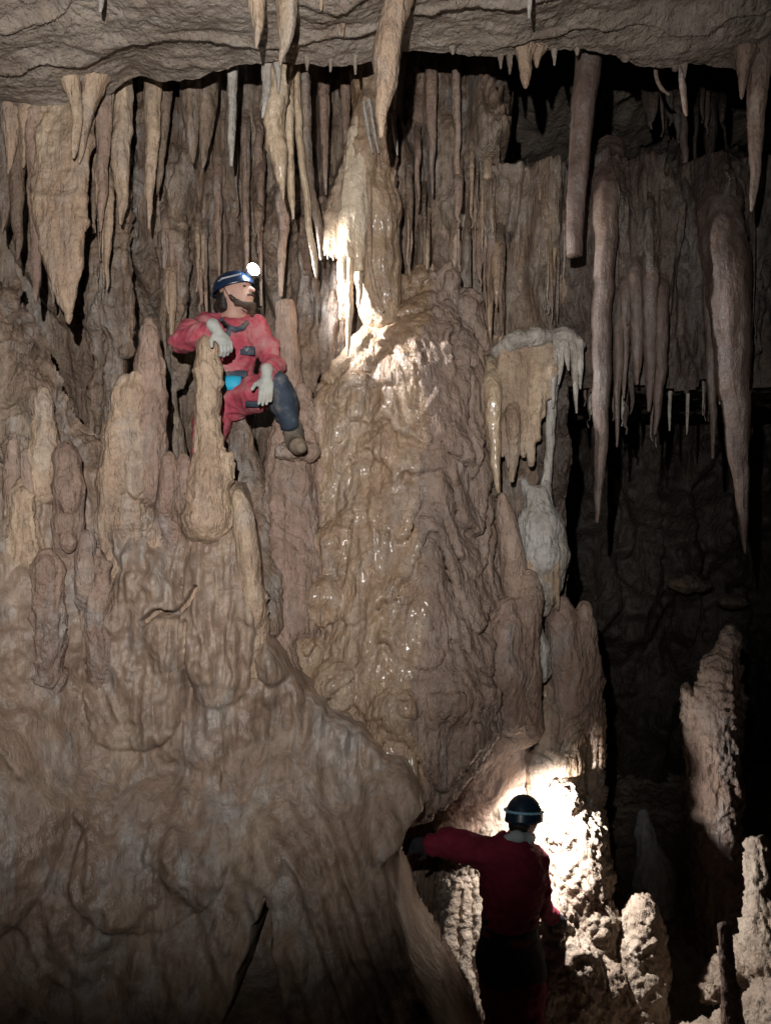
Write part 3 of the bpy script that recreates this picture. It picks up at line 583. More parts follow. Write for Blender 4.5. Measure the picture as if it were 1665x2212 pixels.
tite([(1062, 740, 5.35, 18), (1064, 830, 4.9, 18), (1066, 920, 4.85, 15), (1072, 1010, 4.85, 9), (1076, 1064, 4.85, 4)], R_OCHRE, 'yellowish stalactite touching a rounded finger stalagmite', lump=0.1)
tite([(1106, 800, 5.3, 16), (1106, 890, 4.9, 16), (1108, 970, 4.9, 12), (1104, 1040, 4.9, 5)], R_TAN, 'ribbed stalactite between the yellowish one and the curtain')
mite([(1120, 1330, 4.80, 30), (1112, 1250, 4.80, 28), (1102, 1180, 4.80, 25), (1092, 1120, 4.80, 20), (1084, 1080, 4.80, 12), (1081, 1066, 4.80, 6)], R_CLAY, 'rounded finger stalagmite leaning at the right flank of the mound', lump=0.07, seg=20)
spire('column', 'column', [(1194, 820, 5.0, 12), (1190, 900, 5.0, 10), (1186, 980, 5.0, 9), (1180, 1040, 5.0, 11), (1172, 1090, 5.0, 20)], R_PALE, 'thin grey column rising from the white dome to the curtain', lump=0.1)
S = Solid().chain([(1160, 1075, 4.98, 26), (1168, 1140, 4.98, 46), (1172, 1200, 4.98, 50), (1170, 1260, 4.98, 38), (1168, 1310, 5.0, 22)], 0.06).chain([(1140, 1060, 4.98, 10), (1132, 1040, 4.98, 5)], 0.04).chain([(1170, 1075, 4.98, 10), (1178, 1040, 4.98, 6)], 0.04)
mass('stalagmite', 'stalagmite', S, R_PALE, 'white domed stalagmite with a fringed skirt right of the mound', h=0.012, dr=dict(big=0.02, flute=0.014, ff=30, terr=0.006, fine=0.004))
for i in range(7):
    x = 1128 + i * 12; tite([(x, 1210, 4.86, 7), (x + 2, 1260, 4.87, 7), (x + 4, 1290 + (i * 37) % 28, 4.9, 2)], R_TAN, 'narrow drip on the white dome skirt, ' + ORD[i] + ' from the left', 'skirt drips of the white dome', lump=0.1, seg=10)
S = Solid().chain([(1150, 1345, 4.9, 16), (1158, 1400, 4.9, 24), (1160, 1450, 4.9, 28)], 0.03)
mass('stalagmite', 'stalagmite', S, R_PALE, 'small pale ribbed bell below the white dome', h=0.011, dr=dict(big=0.01, flute=0.016, ff=34, terr=0.0, fine=0.003))
#MOUND
# --- the great flowstone mound
S = Solid()
S.chain([(905, 690, 5.24, 70), (905, 750, 5.22, 110), (900, 860, 5.18, 150), (890, 1000, 5.14, 165), (875, 1150, 5.12, 180), (870, 1300, 5.06, 195), (880, 1420, 4.96, 195), (890, 1530, 4.82, 175), (850, 1640, 4.66, 140)], 0.12)
S.chain([(1000, 660, 5.2, 40), (1000, 780, 5.2, 52), (990, 900, 5.2, 60), (985, 1010, 5.18, 58), (1000, 1130, 5.14, 66), (1000, 1240, 5.12, 66), (985, 1340, 5.1, 60)], 0.08)
for x, y, r in [(868, 600, 14), (905, 578, 16), (935, 596, 12), (970, 576, 17), (1012, 632, 22), (845, 632, 14), (826, 650, 16), (890, 620, 18), (955, 640, 22), (1030, 700, 16)]:
    S.chain([(x, y, 5.06, r * 0.5), (x, y + 22, 5.07, r), (x + 2, y + 70, 5.10, r * 1.2), (x + 2, y + 140, 5.14, r * 1.6)], 0.022)
S.chain([(800, 712, 4.98, 16), (790, 760, 4.97, 34), (768, 820, 4.97, 52), (745, 900, 4.96, 60), (740, 1000, 4.95, 62), (735, 1080, 4.95, 58), (715, 1180, 4.92, 56), (700, 1280, 4.88, 60), (690, 1370, 4.84, 52)], 0.08)
S.chain([(845, 720, 4.98, 18), (850, 780, 4.96, 36), (840, 870, 4.94, 44), (838, 960, 4.93, 40)], 0.06)
for x, y, d, r, l in [(852, 905, 4.86, 42, 90), (790, 1000, 4.84, 30, 100), (905, 1090, 4.86, 46, 120), (722, 1170, 4.80, 42, 60), (960, 1000, 4.95, 54, 90), (940, 1200, 4.9, 60, 120), (820, 1240, 4.80, 56, 90),
                      (700, 1290, 4.74, 50, 70), (845, 1360, 4.72, 54, 70), (810, 1460, 4.62, 56, 40), (770, 840, 4.88, 38, 80), (940, 740, 4.98, 44, 90), (1000, 1100, 4.98, 44, 120), (905, 1430, 4.60, 60, 60), (740, 1470, 4.62, 54, 80), (860, 1530, 4.48, 60, 40), (960, 1500, 4.52, 70, 60), (1030, 1480, 4.6, 40, 60), (665, 1400, 4.66, 34, 50), (770, 1130, 4.82, 38, 130)]:
    S.chain([(x, y, d - (0.06 if x < 880 else 0.02), r), (x + 3, y + l * 0.4, d - 0.01, r * 0.9), (x + 3, y + l, d + 0.08, r * 0.6)], 0.026)
    for i in range(int(r / 5)):                                       # a skirt of drips under each tier
        q = x + (i / max(1, int(r / 5) - 1) * 2 - 1) * r * 0.92; w_ = 4 + 5 * hsh(q, 3); bk = d - 0.06 - math.sqrt(max(0.0, r * r - (q - x) ** 2)) * d / FPX * 0.92
        S.chain([(q, y + 6, bk + 0.02, w_ * 1.2), (q + 2, y + l * (0.5 + 0.3 * hsh(q, 1)), bk + 0.03, w_), (q + 3, y + l * (0.8 + 0.8 * hsh(q, 2)), bk + 0.06, w_ * 0.5)], 0.012)
S.chain([(705, 850, 4.92, 16), (703, 890, 4.92, 19), (705, 980, 4.92, 22)], 0.04)
V, Q, M = S.build(0.0135); V = relax(V, Q, 1); N = normals(V, Q)
tx, ty, tz = V.T; ph = tz * 3.4 + 1.5 * fbm(tx * 2.6, ty * 2.6, tz * 0.7, 3); fr_ = ph - np.floor(ph)      # stacked tiers with overhanging rims
V = V + N * ((0.075 * (1 - fr_) ** 0.8 * sm(0.0, 0.07, fr_) - 0.03) * (0.35 + 0.65 * sm(-0.3, 0.3, pn(tx * 2.2, ty * 2.2 + 5, tz * 1.8))) * np.clip(1.2 - np.abs(N[:, 2]), 0, 1))[:, None]
V = relax(V, Q, 1); N = normals(V, Q)
V = drips(V, N, big=0.022, flute=0.024, ff=15, terr=0.004, fine=0.004)
N = normals(V, Q); x, y, z = V.T
V = V + N * (0.010 * (1 - 2 * np.abs(pn(x * 38 + 2 * pn(x * 5, y * 5, z * 5), y * 38, z * 4.5))) * np.clip(pn(x * 2.5 + 4, y * 2.5, z * 2) + 0.6, 0, 1))[:, None]
mound = tag(obj('flowstone_mound', V, Q, None, [R_WET, R_MATTE], origin=(0.1, 5.0, 2.0)), 'huge glistening brown flowstone mound standing in the middle of the cave', 'flowstone', None, 'thing')

qc = V[Q].mean(1); pu = CX + qc[:, 0] / qc[:, 1] * FPX
mound.data.polygons.foreach_set('material_index', (pu + 45 * fbm(qc[:, 0] * 3, qc[:, 1] * 3, qc[:, 2] * 1.6, 3) > 905).astype(np.int32))
# --- stalagmites on the bank
dr_s = dict(big=0.018, flute=0.010, ff=26, terr=0.010, fine=0.003)
S = Solid().chain([(322, 692, 4.40, 9), (322, 720, 4.40, 17), (325, 790, 4.42, 25), (322, 870, 4.42, 29), (325, 960, 4.42, 32), (325, 1060, 4.42, 40)], 0.03)
S.chain([(345, 822, 4.40, 9), (342, 850, 4.42, 14), (340, 960, 4.42, 16)], 0.03)
mass('stalagmite', 'stalagmite', S, R_CLAY, 'tallest reddish spire among the stalagmites left of the red caver', h=0.011, dr=dr_s)
S = Solid().chain([(270, 822, 4.38, 12), (266, 860, 4.38, 22), (256, 940, 4.38, 30), (248, 1040, 4.38, 32), (240, 1140, 4.38, 30), (238, 1230, 4.36, 28)], 0.04)
S.chain([(295, 812, 4.36, 10), (293, 850, 4.36, 18), (290, 940, 4.38, 24), (300, 1050, 4.38, 34)], 0.04)
mass('stalagmite', 'stalagmite', S, R_TAN, 'pale yellow flank stalagmite leaning on the tallest reddish spire', h=0.011, dr=dr_s)
S = Solid().chain([(452, 727, 4.36, 10), (448, 742, 4.36, 21), (447, 800, 4.36, 27), (450, 870, 4.36, 27), (452, 950, 4.36, 30), (450, 1030, 4.36, 44), (450, 1120, 4.36, 58)], 0.03)
S.chain([(470, 790, 4.34, 9), (472, 830, 4.34, 9)], 0.03).chain([(495, 985, 4.35, 10), (490, 1030, 4.35, 20)], 0.03)
mass('stalagmite', 'stalagmite', S, R_TAN, 'thick yellow topped stalagmite that the red caver rests his arm on', h=0.011, dr=dr_s)
mite([(545, 1300, 4.28, 24), (540, 1220, 4.28, 24), (530, 1150, 4.29, 22), (521, 1100, 4.30, 20), (514, 1072, 4.31, 14), (512, 1058, 4.31, 7)], R_TAN, 'pale slanting rib stalagmite below the thick yellow topped one', lump=0.12, seg=20)
mite([(628, 900, 4.95, 30), (624, 800, 4.95, 25), (619, 720, 4.95, 24), (617, 665, 4.95, 22), (616, 652, 4.95, 20)], R_CLAY, 'broken pillar stalagmite with a flat top behind the caver knee', lump=0.05, flat=True, ring=0.05, seg=22)
S = Solid().chain([(652, 850, 4.88, 18), (656, 900, 4.86, 30), (652, 960, 4.84, 36), (650, 1060, 4.84, 44), (650, 1200, 4.80, 50), (640, 1420, 4.70, 60)], 0.05)
S.chain([(602, 905, 4.76, 7), (602, 950, 4.76, 15), (606, 1010, 4.75, 24), (610, 1090, 4.74, 32), (612, 1200, 4.70, 36), (605, 1330, 4.62, 42), (600, 1470, 4.5, 50)], 0.04)
S.chain([(640, 985, 4.74, 16), (646, 1040, 4.74, 26), (652, 1130, 4.72, 30), (656, 1240, 4.68, 32), (650, 1360, 4.6, 36)], 0.035)
S.chain([(568, 1130, 4.72, 14), (570, 1200, 4.68, 22), (572, 1310, 4.6, 28), (570, 1430, 4.5, 36)], 0.035)
S.chain([(668, 975, 4.70, 20), (612, 972, 4.66, 18)], 0.04)
mass('boulder', 'boulder', S, R_CLAY, 'ribbed brown boulder under the raised boot of the red caver', h=0.012, dr=dict(big=0.03, flute=0.020, ff=20, terr=0.012, fine=0.004))
mite([(694, 1010, 4.86, 24), (690, 940, 4.86, 20), (688, 880, 4.86, 15), (688, 858, 4.86, 8)], R_CLAY, 'small rounded stalagmite finger between the boot and the mound', lump=0.08)
S = Solid().chain([(512, 890, 4.9, 14), (516, 940, 4.9, 26), (524, 1000, 4.9, 32), (548, 1060, 4.86, 34), (560, 1150, 4.75, 40), (572, 1260, 4.62, 42), (580, 1350, 4.5, 36)], 0.05)
mass('stalagmite', 'stalagmite', S, R_WALL, 'grey ridged stalagmite in the gap below the caver', h=0.013, dr=dict(big=0.02, flute=0.020, ff=24, terr=0.008, fine=0.003))
S = Solid().chain([(97, 842, 4.26, 11), (97, 870, 4.26, 17), (98, 930, 4.26, 24), (100, 990, 4.26, 34), (100, 1060, 4.26, 34)], 0.03)
mass('stalagmite', 'stalagmite', S, R_TAN, 'pale bell footed stalagmite near the left border', h=0.011, dr=dr_s)
S = Solid().chain([(146, 960, 4.19, 12), (142, 985, 4.19, 28), (150, 1050, 4.17, 30), (150, 1130, 4.19, 28), (152, 1220, 4.26, 34), (152, 1300, 4.4, 40)], 0.03)
for x, y, r in [(150, 1082, 16), (150, 1172, 15)]: S.ell(P(x, y, 4.125), np.array([r, r, r * 1.5]) * 4 / FPX, 0.03)
mass('stalagmite', 'stalagmite', S, R_CLAY, 'knobbly stalagmite with round beads right below the pale bell footed one', h=0.010, dr=dict(big=0.012, flute=0.008, ff=26, terr=0.006, fine=0.003))
for a, lb in [([(30, 1090, 4.08, 22), (30, 1010, 4.08, 18), (28, 960, 4.08, 12), (28, 948, 4.08, 6)], 'small knob stalagmite at the left border'),
              ([(62, 1130, 4.05, 18), (60, 1040, 4.05, 14), (58, 985, 4.05, 9), (58, 970, 4.05, 4)], 'slim knob stalagmite second from the left border'),
              ([(190, 1250, 4.05, 22), (188, 1190, 4.05, 19), (187, 1155, 4.05, 14), (187, 1145, 4.05, 7)], 'short round topped stalagmite between the beaded one and the yellow flank'),
              ([(368, 1060, 4.3, 24), (366, 1010, 4.3, 20), (365, 985, 4.3, 13), (365, 976, 4.3, 6)], 'low round knob between the spire and the thick stalagmite, left of two'),
              ([(398, 1080, 4.3, 24), (396, 1020, 4.3, 18), (395, 990, 4.3, 12), (395, 980, 4.3, 6)], 'low round knob between the spire and the thick stalagmite, right of two')]:
    mite([(q[0], q[1], q[2] + (0.14 if q[0] < 200 else 0.03), q[3]) for q in a], R_CLAY, lb, lump=0.2, flute=0.16, seg=20)
S = Solid().chain([(20, 700, 4.62, 40), (40, 790, 4.55, 46), (70, 880, 4.48, 48), (40, 950, 4.4, 60), (150, 960, 4.5, 40)], 0.08).chain([(-60, 620, 4.6, 60), (0, 760, 4.5, 60), (-20, 900, 4.4, 60)], 0.08).chain([(110, 850, 4.5, 22), (130, 900, 4.5, 30), (185, 985, 4.5, 36)], 0.05)
mass('rock_outcrop', 'rock', S, R_WALL, 'dark folded rock outcrop at the left border under the drapery', h=0.015, dr=dict(big=0.06, flute=0.02, ff=14, terr=0.03, fine=0.006))
for x0, y0, y1, r0, d in [(215, 480, 930, 20, 5.05), (250, 470, 820, 26, 5.0), (380, 440, 900, 20, 5.2)]:
    S = Solid().chain([(x0, y0 - 60, d + 0.1, r0 * 0.9), (x0 + 3, (y0 + y1) / 2, d, r0 * 0.9), (x0 - 4, y1, d + 0.05, r0 * 0.7), (x0, y1 + 120, d, r0 * 1.2)], 0.05).chain([(x0 + r0 * 0.8, y0, d + 0.1, r0 * 0.4), (x0 + r0 * 0.7, y1 - 60, d, r0 * 0.5)], 0.03).chain([(x0 - r0 * 0.7, y0 + 40, d + 0.05, r0 * 0.5), (x0 - r0 * 0.6, (y0 + y1) / 2 + 60, d, r0 * 0.3)], 0.03)
    mass('column', 'column', S, R_WALL,
          {215: 'leftmost brown wall column behind the reddish spire', 250: 'brown wall column with pale streaks under the blade shaped stalactite', 380: 'brown wall column just left of the caver elbow'}[x0], group='wall columns behind the caver', h=0.013, dr=dict(big=0.05, flute=0.030, ff=22, terr=0.015, fine=0.005))
for x0, y0, y1, r0 in [(660, 600, 960, 26), (705, 560, 900, 20), (730, 620, 860, 16)]:
    S = Solid().chain([(x0 - 8, y0 - 120, 5.25, r0 * 0.6), (x0, (y0 + y1) / 2, 5.14, r0), (x0 + 6, y1, 5.12, r0 * 0.8), (x0, y1 + 100, 5.1, r0)], 0.05).chain([(x0 + r0 * 0.7, y0, 5.12, r0 * 0.3), (x0 + r0 * 0.8, y1, 5.08, r0 * 0.4)], 0.02)
    mass('column', 'column', S, R_WALL,
          {660: 'brown fluted column right of the broken pillar', 705: 'brown fluted column below the long amber stalactite', 730: 'slim fluted column at the left shoulder of the mound'}[x0], group='wall columns by the broken pillar', h=0.013, dr=dict(big=0.04, flute=0.028, ff=24, terr=0.012, fine=0.005))

# fused stalagmites that make up the face of the bank
for (x, y0, y1, r, d, m, lb) in [(282, 985, 1290, 44, 4.44, R_TAN, 'broad pale fused stalagmite below the tallest reddish spire'), (372, 1030, 1240, 30, 4.42, R_CLAY, 'rounded fused stalagmite below the two low knobs'),
        (470, 1080, 1470, 42, 4.42, R_CLAY, 'long brown fused stalagmite running down from the thick yellow topped one'), (548, 1255, 1520, 26, 4.36, R_TAN, 'pale fused stalagmite at the foot of the slanting rib'),
        (48, 1040, 1330, 30, 4.20, R_TAN, 'tan fused stalagmite at the left border below the small knobs'), (212, 1190, 1420, 26, 4.24, R_CLAY, 'brown fused stalagmite left of the cracked hollow'),
        (330, 1130, 1330, 24, 4.38, R_TAN, 'narrow fused stalagmite above the cracked hollow'), (420, 1180, 1330, 22, 4.38, R_TAN, 'short ochre fused stalagmite right of the cracked hollow'),
        (105, 1200, 1460, 28, 4.14, R_CLAY, 'sloping fused stalagmite low on the left slope')]:
    S = Solid().chain([(x, y0, d, r * 0.45), (x + 2, y0 + r, d - 0.01, r * 0.85), (x, (y0 + y1) / 2, d - 0.02, r), (x + 4, y1, d + 0.02, r * 1.1), (x + 6, y1 + 90, d + 0.14, r * 1.2)], 0.03)
    S.chain([(x - r * 0.7, y0 + 50, d, r * 0.25), (x - r * 0.75, y0 + 90, d, r * 0.5), (x - r * 0.7, y1, d + 0.05, r * 0.6)], 0.02).chain([(x + r * 0.7, y0 + 80, d, r * 0.2), (x + r * 0.75, y0 + 120, d, r * 0.42), (x + r * 0.8, y1 - 20, d + 0.05, r * 0.5)], 0.02)
    mass('stalagmite', 'stalagmite', S, m, lb, h=0.012, dr=dict(big=0.022, flute=0.020, ff=24, terr=0.018, fine=0.004))

# --- lower right: terraced column, boulder, crumbling pile
S = Solid().chain([(1212, 1300, 5.03, 16), (1215, 1340, 5.03, 32), (1222, 1420, 5.05, 44), (1228, 1500, 5.13, 50), (1232, 1600, 5.27, 50)], 0.04).chain([(1262, 1312, 5.05, 14), (1258, 1360, 5.05, 26), (1256, 1440, 5.09, 36), (1256, 1540, 5.22, 40)], 0.04)
mass('stalagmite', 'stalagmite', S, R_CLAY, 'brown twin bumped fan above the terraced column', h=0.012, dr=dict(big=0.015, flute=0.012, ff=24, terr=0.008, fine=0.004))
S = Solid().chain([(1140, 1250, 4.76, 18), (1142, 1290, 4.76, 26), (1130, 1370, 4.74, 30), (1122, 1450, 4.76, 44), (1125, 1560, 4.95, 50)], 0.04).chain([(1095, 1310, 4.72, 20), (1090, 1360, 4.70, 34), (1085, 1450, 4.68, 46), (1085, 1540, 4.80, 50)], 0.05).chain([(1062, 1310, 4.74, 8), (1064, 1350, 4.73, 14)], 0.04)
mass('stalagmite', 'stalagmite', S, R_CLAY, 'cluster of smooth brown lumps at the lower right foot of the mound', h=0.013, dr=dr_s)
S = Solid()
for x, y0, y1, d, r in [(1190, 1470, 1560, 4.78, 36), (1270, 1450, 1540, 4.84, 26), (1180, 1540, 1640, 4.74, 34), (1225, 1540, 1660, 4.76, 34), (1275, 1560, 1680, 4.82, 27), (1165, 1640, 1720, 4.74, 30), (1215, 1640, 1780, 4.78, 44), (1278, 1690, 1800, 4.84, 24), (1240, 1790, 2250, 4.92, 70)]:
    S.chain([(x, y0, d + 0.36, r), (x + 2, y1, d + 0.39, r * 0.92)], 0.02)
S.cone(P(1225, 1480, 5.32), P(1240, 2000, 5.32), 0.12, 0.16, 0.06)
mass('terraced_column', 'column', S, R_WET, 'wet terraced stalagmite column standing above the lower caver', h=0.012, dr=dict(big=0.02, flute=0.014, ff=24, terr=0.03, fine=0.003))
S = Solid().chain([(1112, 1640, 5.42, 60), (1075, 1710, 5.42, 95), (1045, 1790, 5.42, 92)], 0.1).chain([(1120, 1800, 5.4, 110), (1060, 1920, 5.4, 110), (1040, 2100, 5.4, 120)], 0.1)
B_ = Solid().chain([(960, 1500, 4.86, 110), (990, 1570, 4.98, 90), (1005, 1660, 5.15, 84), (985, 1740, 5.25, 70)], 0.1).chain([(1070, 1510, 4.98, 64), (1080, 1570, 5.12, 60), (1095, 1640, 5.3, 66)], 0.1)
mass('rock_bulge', 'rock', B_, R_CLAY, 'smooth dark brown bulge between the mound foot and the scalloped boulder', h=0.014, dr=dict(big=0.03, flute=0.008, ff=16, terr=0.010, fine=0.004))
mass('boulder', 'boulder', S, R_POP, 'scalloped pinkish boulder behind the lower caver helmet', h=0.012, dr=dict(big=0.03, flute=0.004, terr=0.0, fine=0.0, pop=0.014, pf=20))
S = Solid()
for x, y0, y1, d, r in [(1215, 1720, 1800, 4.86, 40), (1250, 1790, 1900, 4.88, 54), (1230, 1880, 2020, 4.85, 60), (1290, 1860, 1960, 4.92, 30), (1180, 1980, 2230, 4.72, 56), (1280, 1990, 2250, 4.86, 56), (1230, 2080, 2330, 4.62, 66), (1300, 2130, 2360, 4.7, 60), (1160, 2140, 2330, 4.55, 60)]:
    S.chain([(x, y0, d + (0.17 if y0 < 1950 else 0.10), r), (x + 3, y1, d + (0.16 if y0 < 1950 else 0.06), r * 1.05)], 0.05)
mass('coral_rock_pile', 'rock', S, R_POP, 'knobbly rock pile glaring white in the lower caver headlamp', h=0.0125, dr=dict(big=0.035, flute=0.008, ff=14, terr=0.015, fine=0.0, pop=0.020, pf=15))
S = Solid().chain([(1388, 1942, 4.9, 18), (1388, 1965, 4.9, 34), (1378, 2040, 4.88, 45), (1370, 2120, 4.86, 60), (1360, 2230, 4.84, 84), (1350, 2330, 4.78, 101)], 0.04).chain([(1412, 2000, 4.92, 18), (1412, 2100, 4.9, 34)], 0.04)
mass('stalagmite', 'stalagmite', S, R_POP, 'crumbly bright stalagmite right of the glaring rock pile', h=0.0115, dr=dict(big=0.03, flute=0.006, terr=0.012, fine=0.0, pop=0.014, pf=18))
S = Solid().chain([(1563, 2004, 4.05, 13), (1568, 2070, 4.05, 15), (1576, 2140, 4.05, 19), (1584, 2230, 4.05, 24), (1590, 2380, 4.05, 34)], 0.02)
mass('stalagmite', 'stalagmite', S, R_CLAY, 'thin blunt post stalagmite standing at the lower right corner', h=0.010, dr=dict(big=0.008, flute=0.003, terr=0.004, fine=0.002, pop=0.005, pf=22))
S = Solid().chain([(1577, 1352, 5.7, 7), (1573, 1390, 5.7, 20), (1556, 1450, 5.7, 38), (1545, 1520, 5.7, 50), (1535, 1620, 5.7, 52), (1540, 1720, 5.7, 54), (1545, 1800, 5.7, 52), (1545, 1960, 5.7, 56), (1545, 2060, 5.7, 66)], 0.05)
S.chain([(1594, 1440, 5.7, 8), (1592, 1500, 5.7, 14), (1580, 1600, 5.7, 18)], 0.04).chain([(1482, 1490, 5.7, 9), (1490, 1550, 5.7, 16), (1500, 1700, 5.7, 22)], 0.04)
mass('stalagmite', 'stalagmite', S, R_CLAY, 'tall craggy stalagmite tower standing in the black chamber', h=0.014, dr=dict(big=0.03, flute=0.016, ff=18, terr=0.025, fine=0.004, pop=0.010, pf=16))
S = Solid().chain([(1388, 1757, 6.1, 9), (1392, 1800, 6.1, 18), (1402, 1850, 6.1, 28), (1410, 1890, 6.1, 42), (1408, 1980, 6.1, 56)], 0.04).chain([(1436, 1870, 6.1, 14), (1440, 1930, 6.1, 20)], 0.04)
mass('stalagmite', 'stalagmite', S, R_WHITE, 'small ghostly white stalagmite far back in the black chamber', h=0.014, dr=dict(big=0.02, flute=0.012, ff=20, terr=0.010, fine=0.004))
S = Solid().chain([(1644, 1832, 4.75, 28), (1640, 1900, 4.75, 26), (1648, 1960, 4.72, 36), (1660, 2060, 4.7, 60)], 0.05)
mass('stalagmite', 'stalagmite', S, R_POP, 'stumpy crumbling stalagmite cut by the right border', h=0.012, dr=dict(big=0.03, flute=0.006, terr=0.015, fine=0.0, pop=0.012, pf=16))
S = Solid().chain([(1540, 2130, 4.8, 40), (1600, 2110, 4.85, 50), (1660, 2080, 4.8, 70), (1760, 2080, 4.8, 100)], 0.08).chain([(1500, 2270, 4.6, 50), (1580, 2270, 4.5, 70), (1690, 2230, 4.4, 90)], 0.08).chain([(1450, 2350, 4.3, 50), (1620, 2400, 4.1, 80)], 0.1)
mass('rubble_mound', 'rubble', S, R_POP, 'crumbly rubble mound filling the lower right corner', h=0.0135, dr=dict(big=0.07, flute=0.0, terr=0.02, fine=0.0, pop=0.026, pf=12))
S = Solid().ell(P(1490, 1262, 8.1), (0.22, 0.15, 0.08), 0.05).ell(P(1580, 1300, 8.1), (0.14, 0.12, 0.05), 0.05)
mass('calcite_ledge', 'rock', S, R_WALL, 'faint pale calcite ledge deep in the black chamber', h=0.02, dr=dict(big=0.05, flute=0.02, terr=0.02, fine=0.0))
for a, lb in [([(930, 2330, 4.55, 40), (962, 2080, 4.7, 20), (975, 1960, 4.78, 13), (990, 1900, 4.82, 10)], 'lit rock pillar under the lower caver arm, left one of three'),
              ([(1000, 2330, 4.6, 40), (1000, 2080, 4.72, 18), (1004, 1960, 4.8, 13), (1010, 1900, 4.82, 10)], 'lit rock pillar under the lower caver arm, middle one of three'),
              ([(1050, 2330, 4.7, 40), (1036, 2080, 4.75, 20), (1030, 1960, 4.82, 14), (1030, 1900, 4.85, 10)], 'lit rock pillar under the lower caver arm, right one of three')]:
    a = [(q[0], q[1], q[2] + 0.16, q[3] * 1.25) for q in a]
    spire('rock_pillar', 'rock', a, R_POP, lb, 'lit pillars beside the lower caver', lump=0.2, bump=0.012, seg=22)
#CAVERS
# ------------------------------------------------------------------ the two cavers
def cloth(name, c, rough=0.8, var=0.35, dirt=None, dirt_amt=0.5, spec=0.3, weave=260):
    m = bpy.data.materials.new(name); m.use_nodes = True; nt = m.node_tree; N = nt.nodes; L = nt.links; b = N['Principled BSDF']
    g = N.new('ShaderNodeNewGeometry')
    n1 = N.new('ShaderNodeTexNoise'); n1.inputs['Scale'].default_value = 9; n1.inputs['Detail'].default_value = 6; n1.inputs['Roughness'].default_value = 0.65
    n2 = N.new('ShaderNodeTexNoise'); n2.inputs['Scale'].default_value = weave; n2.inputs['Detail'].default_value = 2
    L.new(g.outputs['Position'], n1.inputs['Vector']); L.new(g.outputs['Position'], n2.inputs['Vector'])
    r = N.new('ShaderNodeValToRGB'); e = r.color_ramp.elements
    dk = tuple(v * (1 - var) for v in c); dt = dirt or tuple(min(1, v * (1 + var)) for v in c)
    e[0].position, e[0].color = 0.32, (*dk, 1); e[1].position, e[1].color = 0.75, (*dt, 1)
    q = e.new(0.75 - 0.25 * dirt_amt); q.color = (*c, 1)
    L.new(n1.outputs['Fac'], r.inputs['Fac']); L.new(r.outputs['Color'], b.inputs['Base Color'])
    b.inputs['Roughness'].default_value = rough; b.inputs['Specular IOR Level'].default_value = spec
    bp = N.new('ShaderNodeBump'); bp.inputs['Strength'].default_value = 0.25; bp.inputs['Distance'].default_value = 0.004
    ad = N.new('ShaderNodeMath'); ad.operation = 'MULTIPLY_ADD'; ad.inputs[1].default_value = 0.3
    L.new(n2.outputs['Fac'], ad.inputs[0]); L.new(n1.outputs['Fac'], ad.inputs[2]); L.new(ad.outputs[0], bp.inputs['Height'])
    L.new(bp.outputs['Normal'], b.inputs['Normal']); return m
def emit(name, c, s):
    m = bpy.data.materials.new(name); m.use_nodes = True; b = m.node_tree.nodes['Principled BSDF']
    b.inputs['Emission Color'].default_value = (*c, 1); b.inputs['Emission Strength'].default_value = s; b.inputs['Base Color'].default_value = (0.8, 0.8, 0.8, 1); return m
M_RED = cloth('faded_red_oversuit', (0.33, 0.052, 0.075), 0.9, 0.35, (0.36, 0.19, 0.18), 1.1)
M_DRED = cloth('crimson_oversuit', (0.17, 0.012, 0.030), 0.85, 0.3)
M_SKIN = cloth('skin', (0.40, 0.235, 0.18), 0.55, 0.15, weave=90)
M_NAVY = cloth('worn_navy_patch', (0.030, 0.042, 0.060), 0.8, 0.4, (0.17, 0.15, 0.13), 0.9)
M_BLACK = cloth('black_fabric', (0.014, 0.014, 0.018), 0.85, 0.3)
M_GLOVE = cloth('pale_work_glove', (0.34, 0.34, 0.31), 0.85, 0.35, (0.28, 0.225, 0.165), 1.1)
M_TURQ = cloth('turquoise_pouch', (0.02, 0.33, 0.50), 0.6, 0.2)
M_GREY = cloth('grey_fleece', (0.30, 0.31, 0.33), 0.9, 0.2)
M_SCARF = cloth('striped_scarf', (0.38, 0.42, 0.44), 0.9, 0.2)
M_HELM = cloth('blue_helmet_shell', (0.006, 0.016, 0.042), 0.32, 0.15, spec=0.6, weave=40)
M_HELMD = cloth('dark_helmet_shell', (0.008, 0.022, 0.04), 0.35, 0.2, spec=0.5, weave=40)
M_BAND = cloth('pale_blue_helmet_band', (0.22, 0.46, 0.58), 0.4, 0.15, spec=0.5)
M_HAIR = cloth('dark_hair', (0.022, 0.016, 0.013), 0.6, 0.4, weave=400)
M_BEARD = cloth('brown_beard', (0.060, 0.036, 0.024), 0.7, 0.4, weave=400)
M_EYE = cloth('eye', (0.03, 0.02, 0.015), 0.2, 0.1)
M_RUBBER = cloth('muddy_rubber_boot', (0.10, 0.08, 0.06), 0.8, 0.6, (0.30, 0.22, 0.15), 1.2)
M_LENS = emit('headlamp_lens', (0.80, 0.93, 1.0), 120.0)

